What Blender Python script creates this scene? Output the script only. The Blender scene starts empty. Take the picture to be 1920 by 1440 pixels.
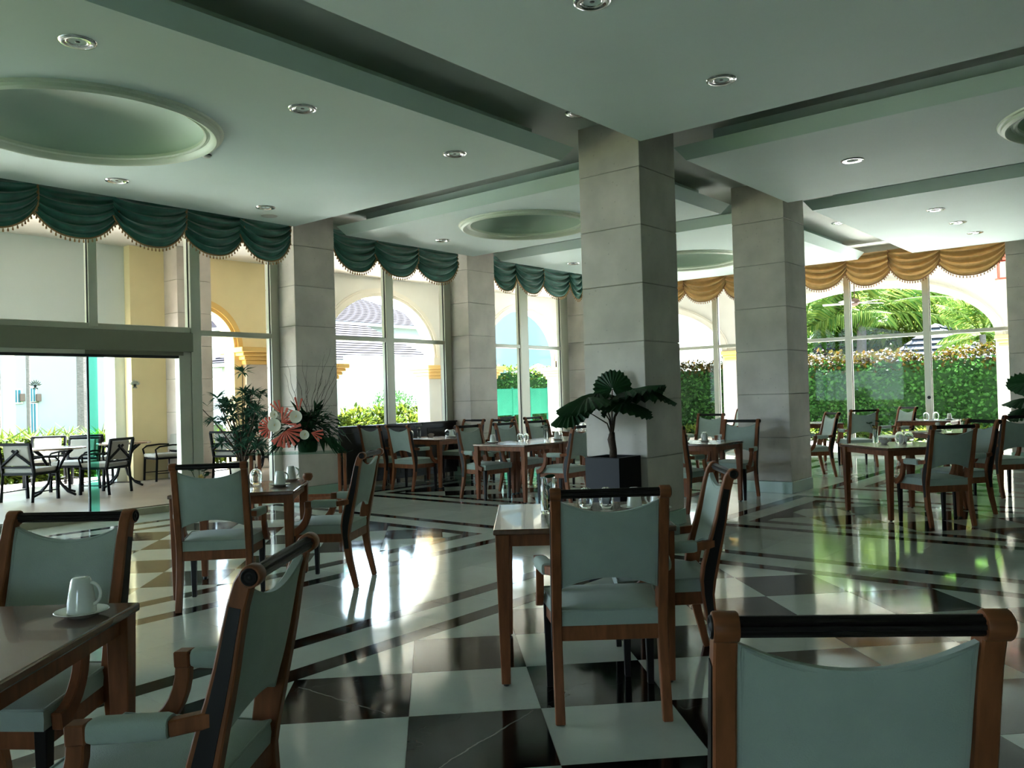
import bpy, bmesh, math, random
from mathutils import Vector, Matrix

random.seed(7)
PI = math.pi
scene = bpy.context.scene
COL = scene.collection

# ------------------------------------------------------------------ camera
YAW, PITCH, ROLL, FPX, EYE = 0.690293, 0.014275, -0.027105, 1575.03, 1.42964
cam_data = bpy.data.cameras.new('camera')
cam_data.sensor_fit = 'HORIZONTAL'
cam_data.sensor_width = 36.0
cam_data.lens = 36.0 * FPX / 1920.0
cam_data.clip_start, cam_data.clip_end = 0.05, 400
cam = bpy.data.objects.new('camera', cam_data)
COL.objects.link(cam)
_f = Vector((math.cos(YAW) * math.cos(PITCH), math.sin(YAW) * math.cos(PITCH), math.sin(PITCH)))
_r = Vector((math.sin(YAW), -math.cos(YAW), 0.0))
_u = _r.cross(_f)
_R = _r * math.cos(ROLL) + _u * math.sin(ROLL)
_U = -_r * math.sin(ROLL) + _u * math.cos(ROLL)
cam.matrix_world = Matrix(((_R.x, _U.x, -_f.x, 0), (_R.y, _U.y, -_f.y, 0), (_R.z, _U.z, -_f.z, EYE), (0, 0, 0, 1)))
scene.camera = cam

# ------------------------------------------------------------------ world, sun, exposure
world = bpy.data.worlds.new('world')
scene.world = world
world.use_nodes = True
wn = world.node_tree.nodes
bg = wn['Background']
bg.inputs['Color'].default_value = (0.66, 0.85, 1.0, 1)
bg.inputs['Strength'].default_value = 1.5
sun_d = bpy.data.lights.new('sun', 'SUN')
sun_d.energy = 24.0
sun_d.angle = 0.02
sun_d.color = (0.94, 0.975, 1.0)
sun = bpy.data.objects.new('sun', sun_d)
COL.objects.link(sun)
sun.rotation_euler = Vector((-0.70, -0.15, -1.0)).to_track_quat('-Z', 'Y').to_euler()
vs = scene.view_settings
vs.view_transform = 'Standard'
vs.look = 'None'
vs.gamma = 1.0
vs.use_curve_mapping = False
vs.exposure = 3.0
cy = scene.cycles
cy.use_denoising = True
cy.max_bounces = 10
cy.diffuse_bounces = 5
cy.glossy_bounces = 4
cy.transmission_bounces = 6
cy.transparent_max_bounces = 16
cy.caustics_reflective = False
cy.caustics_refractive = False
cy.sample_clamp_indirect = 6.0

# ------------------------------------------------------------------ helpers
def pix(x, y, z):
    d = Vector((x, y, z - EYE))
    q = d.dot(_f)
    if q < 0.2:
        return None
    return (960 + FPX * d.dot(_R) / q, 720 - FPX * d.dot(_U) / q, q)

class MB:
    """collects geometry for one mesh"""
    def __init__(self):
        self.v, self.f, self.m = [], [], []
    def add(self, vs_, fs, mi=0):
        n = len(self.v)
        self.v += [tuple(a) for a in vs_]
        self.f += [tuple(i + n for i in f) for f in fs]
        self.m += [mi] * len(fs)
        return self
    def box(self, x0, x1, y0, y1, z0, z1, mi=0, M=None):
        v = [(x0, y0, z0), (x1, y0, z0), (x1, y1, z0), (x0, y1, z0), (x0, y0, z1), (x1, y0, z1), (x1, y1, z1), (x0, y1, z1)]
        if M is not None:
            v = [M @ Vector(a) for a in v]
        return self.add(v, [(3, 2, 1, 0), (4, 5, 6, 7), (0, 1, 5, 4), (1, 2, 6, 5), (2, 3, 7, 6), (3, 0, 4, 7)], mi)
    def prism(self, poly, z0, z1, mi=0):
        n = len(poly)
        v = [(p[0], p[1], z0) for p in poly] + [(p[0], p[1], z1) for p in poly]
        fs = [tuple(range(n - 1, -1, -1)), tuple(range(n, 2 * n))] + [(i, (i + 1) % n, n + (i + 1) % n, n + i) for i in range(n)]
        return self.add(v, fs, mi)
    def extrude(self, poly, axis_a, axis_b, axis_n, d0, d1, org=(0, 0, 0), mi=0):
        """poly in (a,b) plane, extruded along n"""
        A, B, N, O = Vector(axis_a), Vector(axis_b), Vector(axis_n), Vector(org)
        n = len(poly)
        v = [O + A * p[0] + B * p[1] + N * d0 for p in poly] + [O + A * p[0] + B * p[1] + N * d1 for p in poly]
        fs = [tuple(range(n - 1, -1, -1)), tuple(range(n, 2 * n))] + [(i, (i + 1) % n, n + (i + 1) % n, n + i) for i in range(n)]
        return self.add(v, fs, mi)
    def tube(self, pts, rad, n=8, mi=0, cap=True):
        pts = [Vector(p) for p in pts]
        if not isinstance(rad, (list, tuple)):
            rad = [rad] * len(pts)
        rings = []
        prev = None
        for i, p in enumerate(pts):
            t = (pts[min(i + 1, len(pts) - 1)] - pts[max(i - 1, 0)])
            t = t.normalized() if t.length > 1e-9 else Vector((0, 0, 1))
            if prev is None:
                a = Vector((0, 0, 1)) if abs(t.z) < 0.9 else Vector((1, 0, 0))
                prev = a
            s = t.cross(prev)
            if s.length < 1e-6:
                s = t.cross(Vector((1, 0.3, 0.2)))
            s.normalize()
            b = s.cross(t).normalized()
            prev = b
            rings.append([p + (s * math.cos(2 * PI * k / n) + b * math.sin(2 * PI * k / n)) * rad[i] for k in range(n)])
        v = [q for r in rings for q in r]
        fs = []
        for i in range(len(rings) - 1):
            for k in range(n):
                fs.append((i * n + k, i * n + (k + 1) % n, (i + 1) * n + (k + 1) % n, (i + 1) * n + k))
        if cap:
            fs.append(tuple(range(n - 1, -1, -1)))
            fs.append(tuple(range((len(rings) - 1) * n, len(rings) * n)))
        return self.add(v, fs, mi)
    def lathe(self, prof, c=(0, 0, 0), n=24, mi=0, close=False):
        cx, cy_, cz = c
        v, fs = [], []
        for r, z in prof:
            for k in range(n):
                a = 2 * PI * k / n
                v.append((cx + r * math.cos(a), cy_ + r * math.sin(a), cz + z))
        m = len(prof)
        for i in range(m - 1 if not close else m):
            j = (i + 1) % m
            for k in range(n):
                fs.append((i * n + k, i * n + (k + 1) % n, j * n + (k + 1) % n, j * n + k))
        return self.add(v, fs, mi)
    def grid(self, fn, nu, nv, mi=0, flip=False):
        v = [fn(i / nu, j / nv) for j in range(nv + 1) for i in range(nu + 1)]
        fs = []
        for j in range(nv):
            for i in range(nu):
                a = j * (nu + 1) + i
                q = (a, a + 1, a + nu + 2, a + nu + 1)
                fs.append(q[::-1] if flip else q)
        return self.add(v, fs, mi)
    def leaf(self, p, d, up, L, W, mi=0, bend=0.25):
        """one bent, pointed leaf of 4 quads/tris"""
        p, d, up = Vector(p), Vector(d).normalized(), Vector(up)
        s = d.cross(up)
        if s.length < 1e-5:
            s = d.cross(Vector((0.3, 0.9, 0.1)))
        s.normalize()
        n = s.cross(d)
        a = p
        b = p + d * L * 0.45 + n * L * 0.06
        c = p + d * L - n * L * bend
        l = p + d * L * 0.42 - s * W * 0.5 + n * W * 0.12
        r = p + d * L * 0.42 + s * W * 0.5 + n * W * 0.12
        return self.add([a, l, b, r, c], [(0, 1, 2), (0, 2, 3), (1, 4, 2), (2, 4, 3)], mi)
    def mesh(self, name, mats, smooth=False, bevel=0.0, seg=1, angle=40):
        me = bpy.data.meshes.new(name)
        me.from_pydata(self.v, [], self.f)
        for m in (mats if isinstance(mats, (list, tuple)) else [mats]):
            me.materials.append(m)
        me.polygons.foreach_set('material_index', self.m)
        if bevel > 0:
            bm = bmesh.new()
            bm.from_mesh(me)
            bmesh.ops.remove_doubles(bm, verts=bm.verts, dist=1e-5)
            ed = [e for e in bm.edges if len(e.link_faces) == 2 and e.calc_face_angle(0) > math.radians(angle)]
            bmesh.ops.bevel(bm, geom=ed, offset=bevel, segments=seg, profile=0.5, affect='EDGES', clamp_overlap=True)
            bm.to_mesh(me)
            bm.free()
        if smooth:
            me.polygons.foreach_set('use_smooth', [True] * len(me.polygons))
            if smooth is not True:
                me.set_sharp_from_angle(angle=math.radians(smooth))
        me.update()
        return me
    def build(self, name, mats, parent=None, smooth=False, bevel=0.0, seg=1, angle=40):
        return link(name, self.mesh(name, mats, smooth, bevel, seg, angle), parent)

def link(name, me, parent=None):
    o = bpy.data.objects.new(name, me)
    COL.objects.link(o)
    if parent is not None:
        o.parent = parent
    return o

def tag(o, label=None, cat=None, group=None, kind=None):
    if label: o['label'] = label
    if cat: o['category'] = cat
    if group: o['group'] = group
    if kind: o['kind'] = kind
    return o

def empty(name, loc=(0, 0, 0), rz=0.0, label=None, cat=None, group=None, kind=None):
    o = bpy.data.objects.new(name, None)
    COL.objects.link(o)
    o.empty_display_size = 0.1
    o.location = loc
    o.rotation_euler = (0, 0, rz)
    return tag(o, label, cat, group, kind)

def copy_tree(root, loc, rz, label, group=None):
    kids = {}
    for o in bpy.data.objects:
        if o.parent: kids.setdefault(o.parent.name, []).append(o)
    def rec(o, par):
        c = o.copy()
        COL.objects.link(c)
        if par is not None: c.parent = par
        for k in kids.get(o.name, []): rec(k, c)
        return c
    c = rec(root, None)
    c.location = loc
    c.rotation_euler = (0, 0, rz)
    c['label'] = label
    if group: c['group'] = group
    return c

# ------------------------------------------------------------------ materials
def mat(name, col, rough=0.5, metal=0.0, spec=0.5, var=0.0, scale=5.0, bump=0.0, bscale=60.0, sheen=0.0, trans=0.0, emit=None, coat=0.0, stretch=None, col2=None, detail=4.0):
    m = bpy.data.materials.new(name)
    m.use_nodes = True
    nt = m.node_tree
    n, l = nt.nodes, nt.links
    b = n['Principled BSDF']
    b.inputs['Base Color'].default_value = (*col, 1)
    b.inputs['Roughness'].default_value = rough
    b.inputs['Metallic'].default_value = metal
    b.inputs['Specular IOR Level'].default_value = spec
    b.inputs['Sheen Weight'].default_value = sheen
    b.inputs['Coat Weight'].default_value = coat
    if trans: b.inputs['Transmission Weight'].default_value = trans
    if emit:
        b.inputs['Emission Color'].default_value = (*col, 1)
        b.inputs['Emission Strength'].default_value = emit
    if var > 0 or bump > 0:
        tc = n.new('ShaderNodeTexCoord')
        src = tc.outputs['Object']
        if stretch:
            mp = n.new('ShaderNodeMapping')
            mp.inputs['Scale'].default_value = stretch
            l.new(src, mp.inputs['Vector'])
            src = mp.outputs['Vector']
        if var > 0:
            no = n.new('ShaderNodeTexNoise')
            no.inputs['Scale'].default_value = scale
            no.inputs['Detail'].default_value = detail
            l.new(src, no.inputs['Vector'])
            ra = n.new('ShaderNodeValToRGB')
            c2 = col2 or tuple(c * (1 + var) for c in col)
            ra.color_ramp.elements[0].position, ra.color_ramp.elements[1].position = 0.3, 0.7
            ra.color_ramp.elements[0].color = (*[c * (1 - var) for c in col], 1)
            ra.color_ramp.elements[1].color = (*[min(c, 1) for c in c2], 1)
            l.new(no.outputs['Fac'], ra.inputs['Fac'])
            l.new(ra.outputs['Color'], b.inputs['Base Color'])
        if bump > 0:
            nb = n.new('ShaderNodeTexNoise')
            nb.inputs['Scale'].default_value = bscale
            nb.inputs['Detail'].default_value = 3
            l.new(src, nb.inputs['Vector'])
            bp = n.new('ShaderNodeBump')
            bp.inputs['Strength'].default_value = bump
            bp.inputs['Distance'].default_value = 0.004
            l.new(nb.outputs['Fac'], bp.inputs['Height'])
            l.new(bp.outputs['Normal'], b.inputs['Normal'])
    return m

def leaf_mat(name, c1, c2, trans=0.35, rough=0.55, spec=0.06):
    m = bpy.data.materials.new(name)
    m.use_nodes = True
    n, l = m.node_tree.nodes, m.node_tree.links
    out = n['Material Output']
    b = n['Principled BSDF']
    b.inputs['Roughness'].default_value = rough
    b.inputs['Specular IOR Level'].default_value = spec
    g = n.new('ShaderNodeNewGeometry')
    ra = n.new('ShaderNodeValToRGB')
    ra.color_ramp.elements[0].color = (*c1, 1)
    ra.color_ramp.elements[1].color = (*c2, 1)
    l.new(g.outputs['Random Per Island'], ra.inputs['Fac'])
    l.new(ra.outputs['Color'], b.inputs['Base Color'])
    t = n.new('ShaderNodeBsdfTranslucent')
    l.new(ra.outputs['Color'], t.inputs['Color'])
    mx = n.new('ShaderNodeMixShader')
    mx.inputs[0].default_value = trans
    l.new(b.outputs[0], mx.inputs[1])
    l.new(t.outputs[0], mx.inputs[2])
    l.new(mx.outputs[0], out.inputs['Surface'])
    return m

def pane_mat(name, tint=(0.97, 0.985, 0.98), refl=1.0):
    m = bpy.data.materials.new(name)
    m.use_nodes = True
    n, l = m.node_tree.nodes, m.node_tree.links
    out = n['Material Output']
    n.remove(n['Principled BSDF'])
    t = n.new('ShaderNodeBsdfTransparent')
    t.inputs['Color'].default_value = (*tint, 1)
    g = n.new('ShaderNodeBsdfGlossy')
    g.inputs['Roughness'].default_value = 0.0
    ge = n.new('ShaderNodeNewGeometry')
    dt = n.new('ShaderNodeVectorMath'); dt.operation = 'DOT_PRODUCT'
    l.new(ge.outputs['Normal'], dt.inputs[0]); l.new(ge.outputs['Incoming'], dt.inputs[1])
    ab = n.new('ShaderNodeMath'); ab.operation = 'ABSOLUTE'; l.new(dt.outputs['Value'], ab.inputs[0])
    om = n.new('ShaderNodeMath'); om.operation = 'SUBTRACT'; om.inputs[0].default_value = 1.0; l.new(ab.outputs[0], om.inputs[1])
    pw = n.new('ShaderNodeMath'); pw.operation = 'POWER'; pw.inputs[1].default_value = 5.0; l.new(om.outputs[0], pw.inputs[0])
    mu = n.new('ShaderNodeMath'); mu.operation = 'MULTIPLY_ADD'
    mu.inputs[1].default_value = 0.35 * refl; mu.inputs[2].default_value = 0.006 * refl
    l.new(pw.outputs[0], mu.inputs[0])
    mx = n.new('ShaderNodeMixShader')
    l.new(mu.outputs[0], mx.inputs[0])
    l.new(t.outputs[0], mx.inputs[1])
    l.new(g.outputs[0], mx.inputs[2])
    l.new(mx.outputs[0], out.inputs['Surface'])
    return m

def cloth_mat(name, col, trans=0.0, rough=0.8, sheen=0.3, var=0.25):
    m = mat(name, col, rough=rough, sheen=sheen, var=var, scale=9, bump=0.3, bscale=250)
    if trans:
        n, l = m.node_tree.nodes, m.node_tree.links
        b = n['Principled BSDF']
        t = n.new('ShaderNodeBsdfTranslucent')
        t.inputs['Color'].default_value = (*col, 1)
        mx = n.new('ShaderNodeMixShader')
        mx.inputs[0].default_value = trans
        l.new(b.outputs[0], mx.inputs[1])
        l.new(t.outputs[0], mx.inputs[2])
        l.new(mx.outputs[0], n['Material Output'].inputs['Surface'])
    return m

def marble(name, base, dark, vein, vein_amt, rough, lines=(), spec=0.5):
    m = bpy.data.materials.new(name)
    m.use_nodes = True
    n, l = m.node_tree.nodes, m.node_tree.links
    b = n['Principled BSDF']
    b.inputs['Roughness'].default_value = rough
    b.inputs['Specular IOR Level'].default_value = spec
    ge = n.new('ShaderNodeNewGeometry')
    oi = n.new('ShaderNodeObjectInfo')
    no = n.new('ShaderNodeTexNoise')
    no.inputs['Scale'].default_value = 2.2
    no.inputs['Detail'].default_value = 6
    no.inputs['Roughness'].default_value = 0.65
    l.new(ge.outputs['Position'], no.inputs['Vector'])
    ad = n.new('ShaderNodeMath')
    ad.operation = 'MULTIPLY_ADD'
    l.new(oi.outputs['Random'], ad.inputs[0])
    ad.inputs[1].default_value = 0.35
    l.new(no.outputs['Fac'], ad.inputs[2])
    ra = n.new('ShaderNodeValToRGB')
    ra.color_ramp.elements[0].position, ra.color_ramp.elements[1].position = 0.35, 1.0
    ra.color_ramp.elements[0].color = (*dark, 1)
    ra.color_ramp.elements[1].color = (*base, 1)
    l.new(ad.outputs[0], ra.inputs['Fac'])
    # veins: thin ridges of a slow noise
    nv = n.new('ShaderNodeTexNoise')
    nv.inputs['Scale'].default_value = 0.85
    nv.inputs['Detail'].default_value = 5
    nv.inputs['Roughness'].default_value = 0.55
    l.new(ge.outputs['Position'], nv.inputs['Vector'])
    sb = n.new('ShaderNodeMath'); sb.operation = 'SUBTRACT'; sb.inputs[1].default_value = 0.46
    l.new(nv.outputs['Fac'], sb.inputs[0])
    ab = n.new('ShaderNodeMath'); ab.operation = 'ABSOLUTE'
    l.new(sb.outputs[0], ab.inputs[0])
    mr = n.new('ShaderNodeMapRange')
    mr.inputs['From Min'].default_value = 0.0
    mr.inputs['From Max'].default_value = 0.0022
    mr.inputs['To Min'].default_value = vein_amt
    mr.inputs['To Max'].default_value = 0.0
    l.new(ab.outputs[0], mr.inputs['Value'])
    mx = n.new('ShaderNodeMix'); mx.data_type = 'RGBA'
    l.new(mr.outputs[0], mx.inputs['Factor'])
    l.new(ra.outputs['Color'], mx.inputs['A'])
    mx.inputs['B'].default_value = (*vein, 1)
    colour = mx.outputs['Result']
    for (A, B) in lines:          # single strong veins of this stone
        A, B = Vector(A), Vector(B)
        t = (B - A).normalized(); nn = Vector((-t.y, t.x))
        def lin(v, off):
            d = n.new('ShaderNodeVectorMath'); d.operation = 'DOT_PRODUCT'
            l.new(ge.outputs['Position'], d.inputs[0]); d.inputs[1].default_value = (v.x, v.y, 0)
            q = n.new('ShaderNodeMath'); q.operation = 'SUBTRACT'; l.new(d.outputs['Value'], q.inputs[0]); q.inputs[1].default_value = off
            return q.outputs[0]
        perp = lin(nn, A.dot(nn)); along = lin(t, A.dot(t))
        wob = n.new('ShaderNodeTexNoise'); wob.inputs['Scale'].default_value = 7; wob.inputs['Detail'].default_value = 4
        l.new(ge.outputs['Position'], wob.inputs['Vector'])
        ws = n.new('ShaderNodeMath'); ws.operation = 'MULTIPLY_ADD'; l.new(wob.outputs['Fac'], ws.inputs[0]); ws.inputs[1].default_value = .05; ws.inputs[2].default_value = -.025
        sm = n.new('ShaderNodeMath'); sm.operation = 'ADD'; l.new(perp, sm.inputs[0]); l.new(ws.outputs[0], sm.inputs[1])
        ba = n.new('ShaderNodeMath'); ba.operation = 'ABSOLUTE'; l.new(sm.outputs[0], ba.inputs[0])
        rr = n.new('ShaderNodeMapRange'); rr.inputs['From Min'].default_value = .002; rr.inputs['From Max'].default_value = .0055; rr.inputs['To Min'].default_value = .75; rr.inputs['To Max'].default_value = 0
        l.new(ba.outputs[0], rr.inputs['Value'])
        g1 = n.new('ShaderNodeMath'); g1.operation = 'GREATER_THAN'; l.new(along, g1.inputs[0]); g1.inputs[1].default_value = 0
        g2 = n.new('ShaderNodeMath'); g2.operation = 'LESS_THAN'; l.new(along, g2.inputs[0]); g2.inputs[1].default_value = (B - A).length
        p1 = n.new('ShaderNodeMath'); p1.operation = 'MULTIPLY'; l.new(g1.outputs[0], p1.inputs[0]); l.new(g2.outputs[0], p1.inputs[1])
        p2 = n.new('ShaderNodeMath'); p2.operation = 'MULTIPLY'; l.new(p1.outputs[0], p2.inputs[0]); l.new(rr.outputs[0], p2.inputs[1])
        m2 = n.new('ShaderNodeMix'); m2.data_type = 'RGBA'
        l.new(p2.outputs[0], m2.inputs['Factor']); l.new(colour, m2.inputs['A']); m2.inputs['B'].default_value = (*vein, 1)
        colour = m2.outputs['Result']
    l.new(colour, b.inputs['Base Color'])
    # slight unevenness of the polish
    nb = n.new('ShaderNodeTexNoise'); nb.inputs['Scale'].default_value = 1.6; nb.inputs['Detail'].default_value = 2
    l.new(ge.outputs['Position'], nb.inputs['Vector'])
    bp = n.new('ShaderNodeBump'); bp.inputs['Strength'].default_value = 0.05; bp.inputs['Distance'].default_value = 0.02
    l.new(nb.outputs['Fac'], bp.inputs['Height'])
    l.new(bp.outputs['Normal'], b.inputs['Normal'])
    nr = n.new('ShaderNodeTexNoise'); nr.inputs['Scale'].default_value = 3.5; nr.inputs['Detail'].default_value = 5
    l.new(ge.outputs['Position'], nr.inputs['Vector'])
    mr2 = n.new('ShaderNodeMapRange')
    mr2.inputs['From Min'].default_value = 0.3; mr2.inputs['From Max'].default_value = 0.75
    mr2.inputs['To Min'].default_value = rough * 0.6; mr2.inputs['To Max'].default_value = rough * 1.7
    l.new(nr.outputs['Fac'], mr2.inputs['Value'])
    l.new(mr2.outputs[0], b.inputs['Roughness'])
    return m

def stone_mat(name, col, col2):
    m = mat(name, col, rough=0.55, var=0.12, scale=2.5, bump=0.25, bscale=30, col2=col2, detail=8)
    n, l = m.node_tree.nodes, m.node_tree.links
    b = n['Principled BSDF']
    ramp = [x for x in n if x.type == 'VALTORGB'][0]
    tc = [x for x in n if x.type == 'TEX_COORD'][0]
    ge = n.new('ShaderNodeNewGeometry')
    for x in n:
        if x.type == 'TEX_NOISE':
            for lk in list(x.inputs['Vector'].links): l.remove(lk)
            l.new(ge.outputs['Position'], x.inputs['Vector'])
    vo = n.new('ShaderNodeTexVoronoi'); vo.inputs['Scale'].default_value = 11
    l.new(ge.outputs['Position'], vo.inputs['Vector'])
    mr = n.new('ShaderNodeMapRange')
    mr.inputs['From Min'].default_value = 0.05; mr.inputs['From Max'].default_value = 0.13
    mr.inputs['To Min'].default_value = 0.45; mr.inputs['To Max'].default_value = 0.0
    l.new(vo.outputs['Distance'], mr.inputs['Value'])
    mx = n.new('ShaderNodeMix'); mx.data_type = 'RGBA'
    l.new(mr.outputs[0], mx.inputs['Factor'])
    l.new(ramp.outputs['Color'], mx.inputs['A'])
    mx.inputs['B'].default_value = (col[0] * .55, col[1] * .52, col[2] * .5, 1)
    l.new(mx.outputs['Result'], b.inputs['Base Color'])
    return m

M = {}
M['mint'] = mat('mint_ceiling_paint', (0.57, 0.69, 0.655), rough=0.7, var=0.04, scale=0.8)
M['mint_edge'] = mat('mint_edge_paint', (0.36, 0.55, 0.44), rough=0.6, var=0.03, scale=1.0)
M['dome'] = mat('dome_paint', (0.48, 0.59, 0.50), rough=0.7)
M['moulding'] = mat('moulding_paint', (0.66, 0.72, 0.60), rough=0.5)
M['soffit'] = mat('soffit_paint', (0.44, 0.47, 0.43), rough=0.75)
M['white_tile'] = marble('white_marble', (0.50, 0.545, 0.485), (0.42, 0.46, 0.41), (0.32, 0.36, 0.31), 0.12, 0.07)
M['black_tile'] = marble('black_marble', (0.006, 0.0058, 0.0055), (0.002, 0.0024, 0.0027), (0.20, 0.21, 0.19), 0.3, 0.08, [((2.311, 2.335), (2.993, 2.398)), ((2.558, 3.553), (2.575, 2.919))], 0.2)
M['grout'] = mat('grout', (0.20, 0.21, 0.18), rough=0.8)
M['stone'] = stone_mat('coral_stone', (0.55, 0.49, 0.44), (0.65, 0.575, 0.52))
M['stone_joint'] = mat('stone_joint', (0.30, 0.28, 0.24), rough=0.9)
M['base_green'] = mat('green_skirting', (0.34, 0.46, 0.38), rough=0.25)
M['alu'] = mat('champagne_aluminium', (0.55, 0.54, 0.45), rough=0.35, metal=0.25)
M['alu_dark'] = mat('bronze_fascia', (0.20, 0.20, 0.14), rough=0.45)
M['gasket'] = mat('black_gasket', (0.012, 0.012, 0.014), rough=0.5)
M['pane'] = pane_mat('window_glass')
M['door_glass'] = pane_mat('door_glass', (0.96, 0.985, 0.975))
M['glass_edge'] = pane_mat('glass_edge_teal', (0.45, 0.85, 0.75), 0.6)
M['console_glass'] = pane_mat('console_glass', (0.70, 0.86, 0.80), 1.2)
M['decal'] = mat('frosted_decal', (0.85, 0.88, 0.86), rough=0.6)
M['wood'] = mat('cherry_wood', (0.20, 0.070, 0.030), rough=0.42, var=0.25, scale=6, stretch=(6, 6, 1.0), spec=0.16)
M['wood_dark'] = mat('table_wood', (0.115, 0.050, 0.026), rough=0.26, var=0.22, scale=5, stretch=(1, 7, 7), coat=0.25)
M['ebony'] = mat('ebonised_wood', (0.009, 0.007, 0.007), rough=0.42, spec=0.18)
M['fabric'] = cloth_mat('mint_upholstery', (0.335, 0.40, 0.355), rough=0.85, sheen=0.2, var=0.06)
M['piping'] = cloth_mat('mint_piping', (0.30, 0.36, 0.32), rough=0.85, var=0.05)
M['green_velvet'] = cloth_mat('green_velvet', (0.016, 0.13, 0.10), rough=0.7, sheen=0.6, var=0.3)
M['gold_satin'] = cloth_mat('gold_satin', (0.40, 0.24, 0.09), trans=0.22, rough=0.45, sheen=0.2, var=0.15)
M['fringe'] = mat('gold_fringe', (0.34, 0.20, 0.09), rough=0.7)
M['fringe_brown'] = mat('brown_fringe', (0.26, 0.12, 0.05), rough=0.7)
M['porcelain'] = mat('porcelain', (0.74, 0.76, 0.72), rough=0.12, coat=0.3)
M['crystal'] = mat('drinking_glass', (0.95, 0.98, 0.97), rough=0.02, trans=1.0)
M['chrome'] = mat('chrome', (0.75, 0.76, 0.75), rough=0.12, metal=1.0)
M['lamp_dark'] = mat('lamp_recess', (0.03, 0.03, 0.03), rough=0.4)
M['white_plastic'] = mat('white_plastic', (0.7, 0.72, 0.68), rough=0.4)
M['planter'] = mat('black_lacquer', (0.006, 0.006, 0.008), rough=0.3, spec=0.12)
M['soil'] = mat('soil', (0.03, 0.02, 0.012), rough=0.9)
M['bark'] = mat('palm_stem_bark', (0.05, 0.028, 0.016), rough=0.8, var=0.4, scale=30)
M['fan_leaf'] = leaf_mat('fan_palm_leaf', (0.010, 0.040, 0.014), (0.016, 0.060, 0.020), 0.2, 0.4, 0.35)
M['leaf_dark'] = leaf_mat('dark_leaf', (0.008, 0.030, 0.012), (0.02, 0.075, 0.03), 0.2)
M['leaf_drac'] = leaf_mat('dracaena_leaf', (0.012, 0.05, 0.03), (0.03, 0.10, 0.06), 0.25)
M['coral'] = leaf_mat('coral_petal', (0.55, 0.10, 0.07), (0.70, 0.20, 0.15), 0.25)
M['white_petal'] = leaf_mat('white_petal', (0.70, 0.68, 0.55), (0.80, 0.78, 0.66), 0.25)
M['yellow_petal'] = leaf_mat('yellow_petal', (0.65, 0.50, 0.12), (0.75, 0.62, 0.25), 0.25)
M['twig'] = mat('twig', (0.045, 0.025, 0.015), rough=0.8)
M['hedge'] = leaf_mat('hedge_leaf', (0.0112, 0.0403, 0.0074), (0.0310, 0.0849, 0.0174), 0.3)
M['hedge_top'] = leaf_mat('hedge_top_leaf', (0.0149, 0.0199, 0.0022), (0.0413, 0.0210, 0.0036), 0.35)
M['hedge_core'] = mat('hedge_core', (0.012, 0.03, 0.010), rough=0.9, spec=0.04)
M['lime'] = leaf_mat('lime_leaf', (0.022, 0.042, 0.004), (0.060, 0.072, 0.008), 0.4)
M['palm_leaf'] = leaf_mat('palm_leaflet', (0.0480, 0.1110, 0.0180), (0.1632, 0.1968, 0.0360), 0.45)
M['tree_leaf'] = leaf_mat('tree_leaf', (0.0368, 0.1080, 0.0144), (0.1112, 0.2296, 0.0328), 0.4)
M['tree_lime'] = leaf_mat('tree_lime_leaf', (0.06, 0.10, 0.010), (0.12, 0.15, 0.02), 0.45)
M['tree_dark'] = leaf_mat('tree_dark_leaf', (0.0050, 0.0217, 0.0062), (0.0180, 0.0515, 0.0155), 0.3)
M['trunk'] = mat('tree_trunk', (0.10, 0.085, 0.08), rough=0.9, spec=0.04, var=0.3, scale=12, stretch=(1, 1, 4))
M['bounce_paving'] = mat('bounce_paving_pale', (0.60, 0.59, 0.55), rough=0.8, var=0.08, scale=1.5)  # invented paving, kept pale and neutral to bounce sunlight indoors
M['grass'] = mat('lawn', (0.035, 0.05, 0.010), rough=0.9, spec=0.04, var=0.35, scale=8)
M['terrace'] = mat('terrace_tile', (0.28, 0.225, 0.18), rough=0.35, spec=0.25, var=0.12, scale=2)
M['terrace_edge'] = mat('terrace_step', (0.30, 0.28, 0.20), rough=0.6)
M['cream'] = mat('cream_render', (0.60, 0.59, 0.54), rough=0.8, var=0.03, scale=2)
M['cream_darkened'] = mat('cream_render_darkened', (0.40, 0.395, 0.37), rough=0.8, var=0.03, scale=2)  # copy of the cream render, darkened to offset light bounced off the floor
M['cream_darkened_trim'] = mat('cream_trim_darkened', (0.44, 0.42, 0.375), rough=0.7)  # cream trim darkened in the same way against the bounced sunlight
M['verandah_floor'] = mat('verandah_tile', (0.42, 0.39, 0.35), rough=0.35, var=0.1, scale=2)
M['cream_trim'] = mat('cream_trim', (0.64, 0.60, 0.52), rough=0.7)
M['yellow'] = mat('yellow_render', (0.82, 0.69, 0.40), rough=0.8, var=0.05, scale=1.5)
M['yellow_trim'] = mat('yellow_trim', (0.80, 0.52, 0.17), rough=0.7)
M['pale'] = mat('pale_render', (0.66, 0.72, 0.71), rough=0.8, var=0.02, scale=1)
M['white_wall'] = mat('white_render', (0.40, 0.40, 0.39), rough=0.8, spec=0.04)
M['house_white'] = mat('house_render', (0.22, 0.23, 0.235), rough=0.8, spec=0.04)
M['blue_wall'] = mat('pale_blue_render', (0.16, 0.22, 0.25), rough=0.8, spec=0.04)
M['roof_tile'] = mat('clay_roof_tile', (0.020, 0.0165, 0.022), rough=0.7, spec=0.04, var=0.2, scale=4)
M['roof_blue'] = mat('slate_roof_tile', (0.025, 0.029, 0.038), rough=0.7, spec=0.04, var=0.2, scale=4)
M['facade_glass'] = mat('facade_glass', (0.03, 0.10, 0.13), rough=0.15, spec=0.04)
M['teal'] = mat('teal_screen', (0.008, 0.062, 0.036), rough=0.7, spec=0.04, var=0.08, scale=3)
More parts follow.
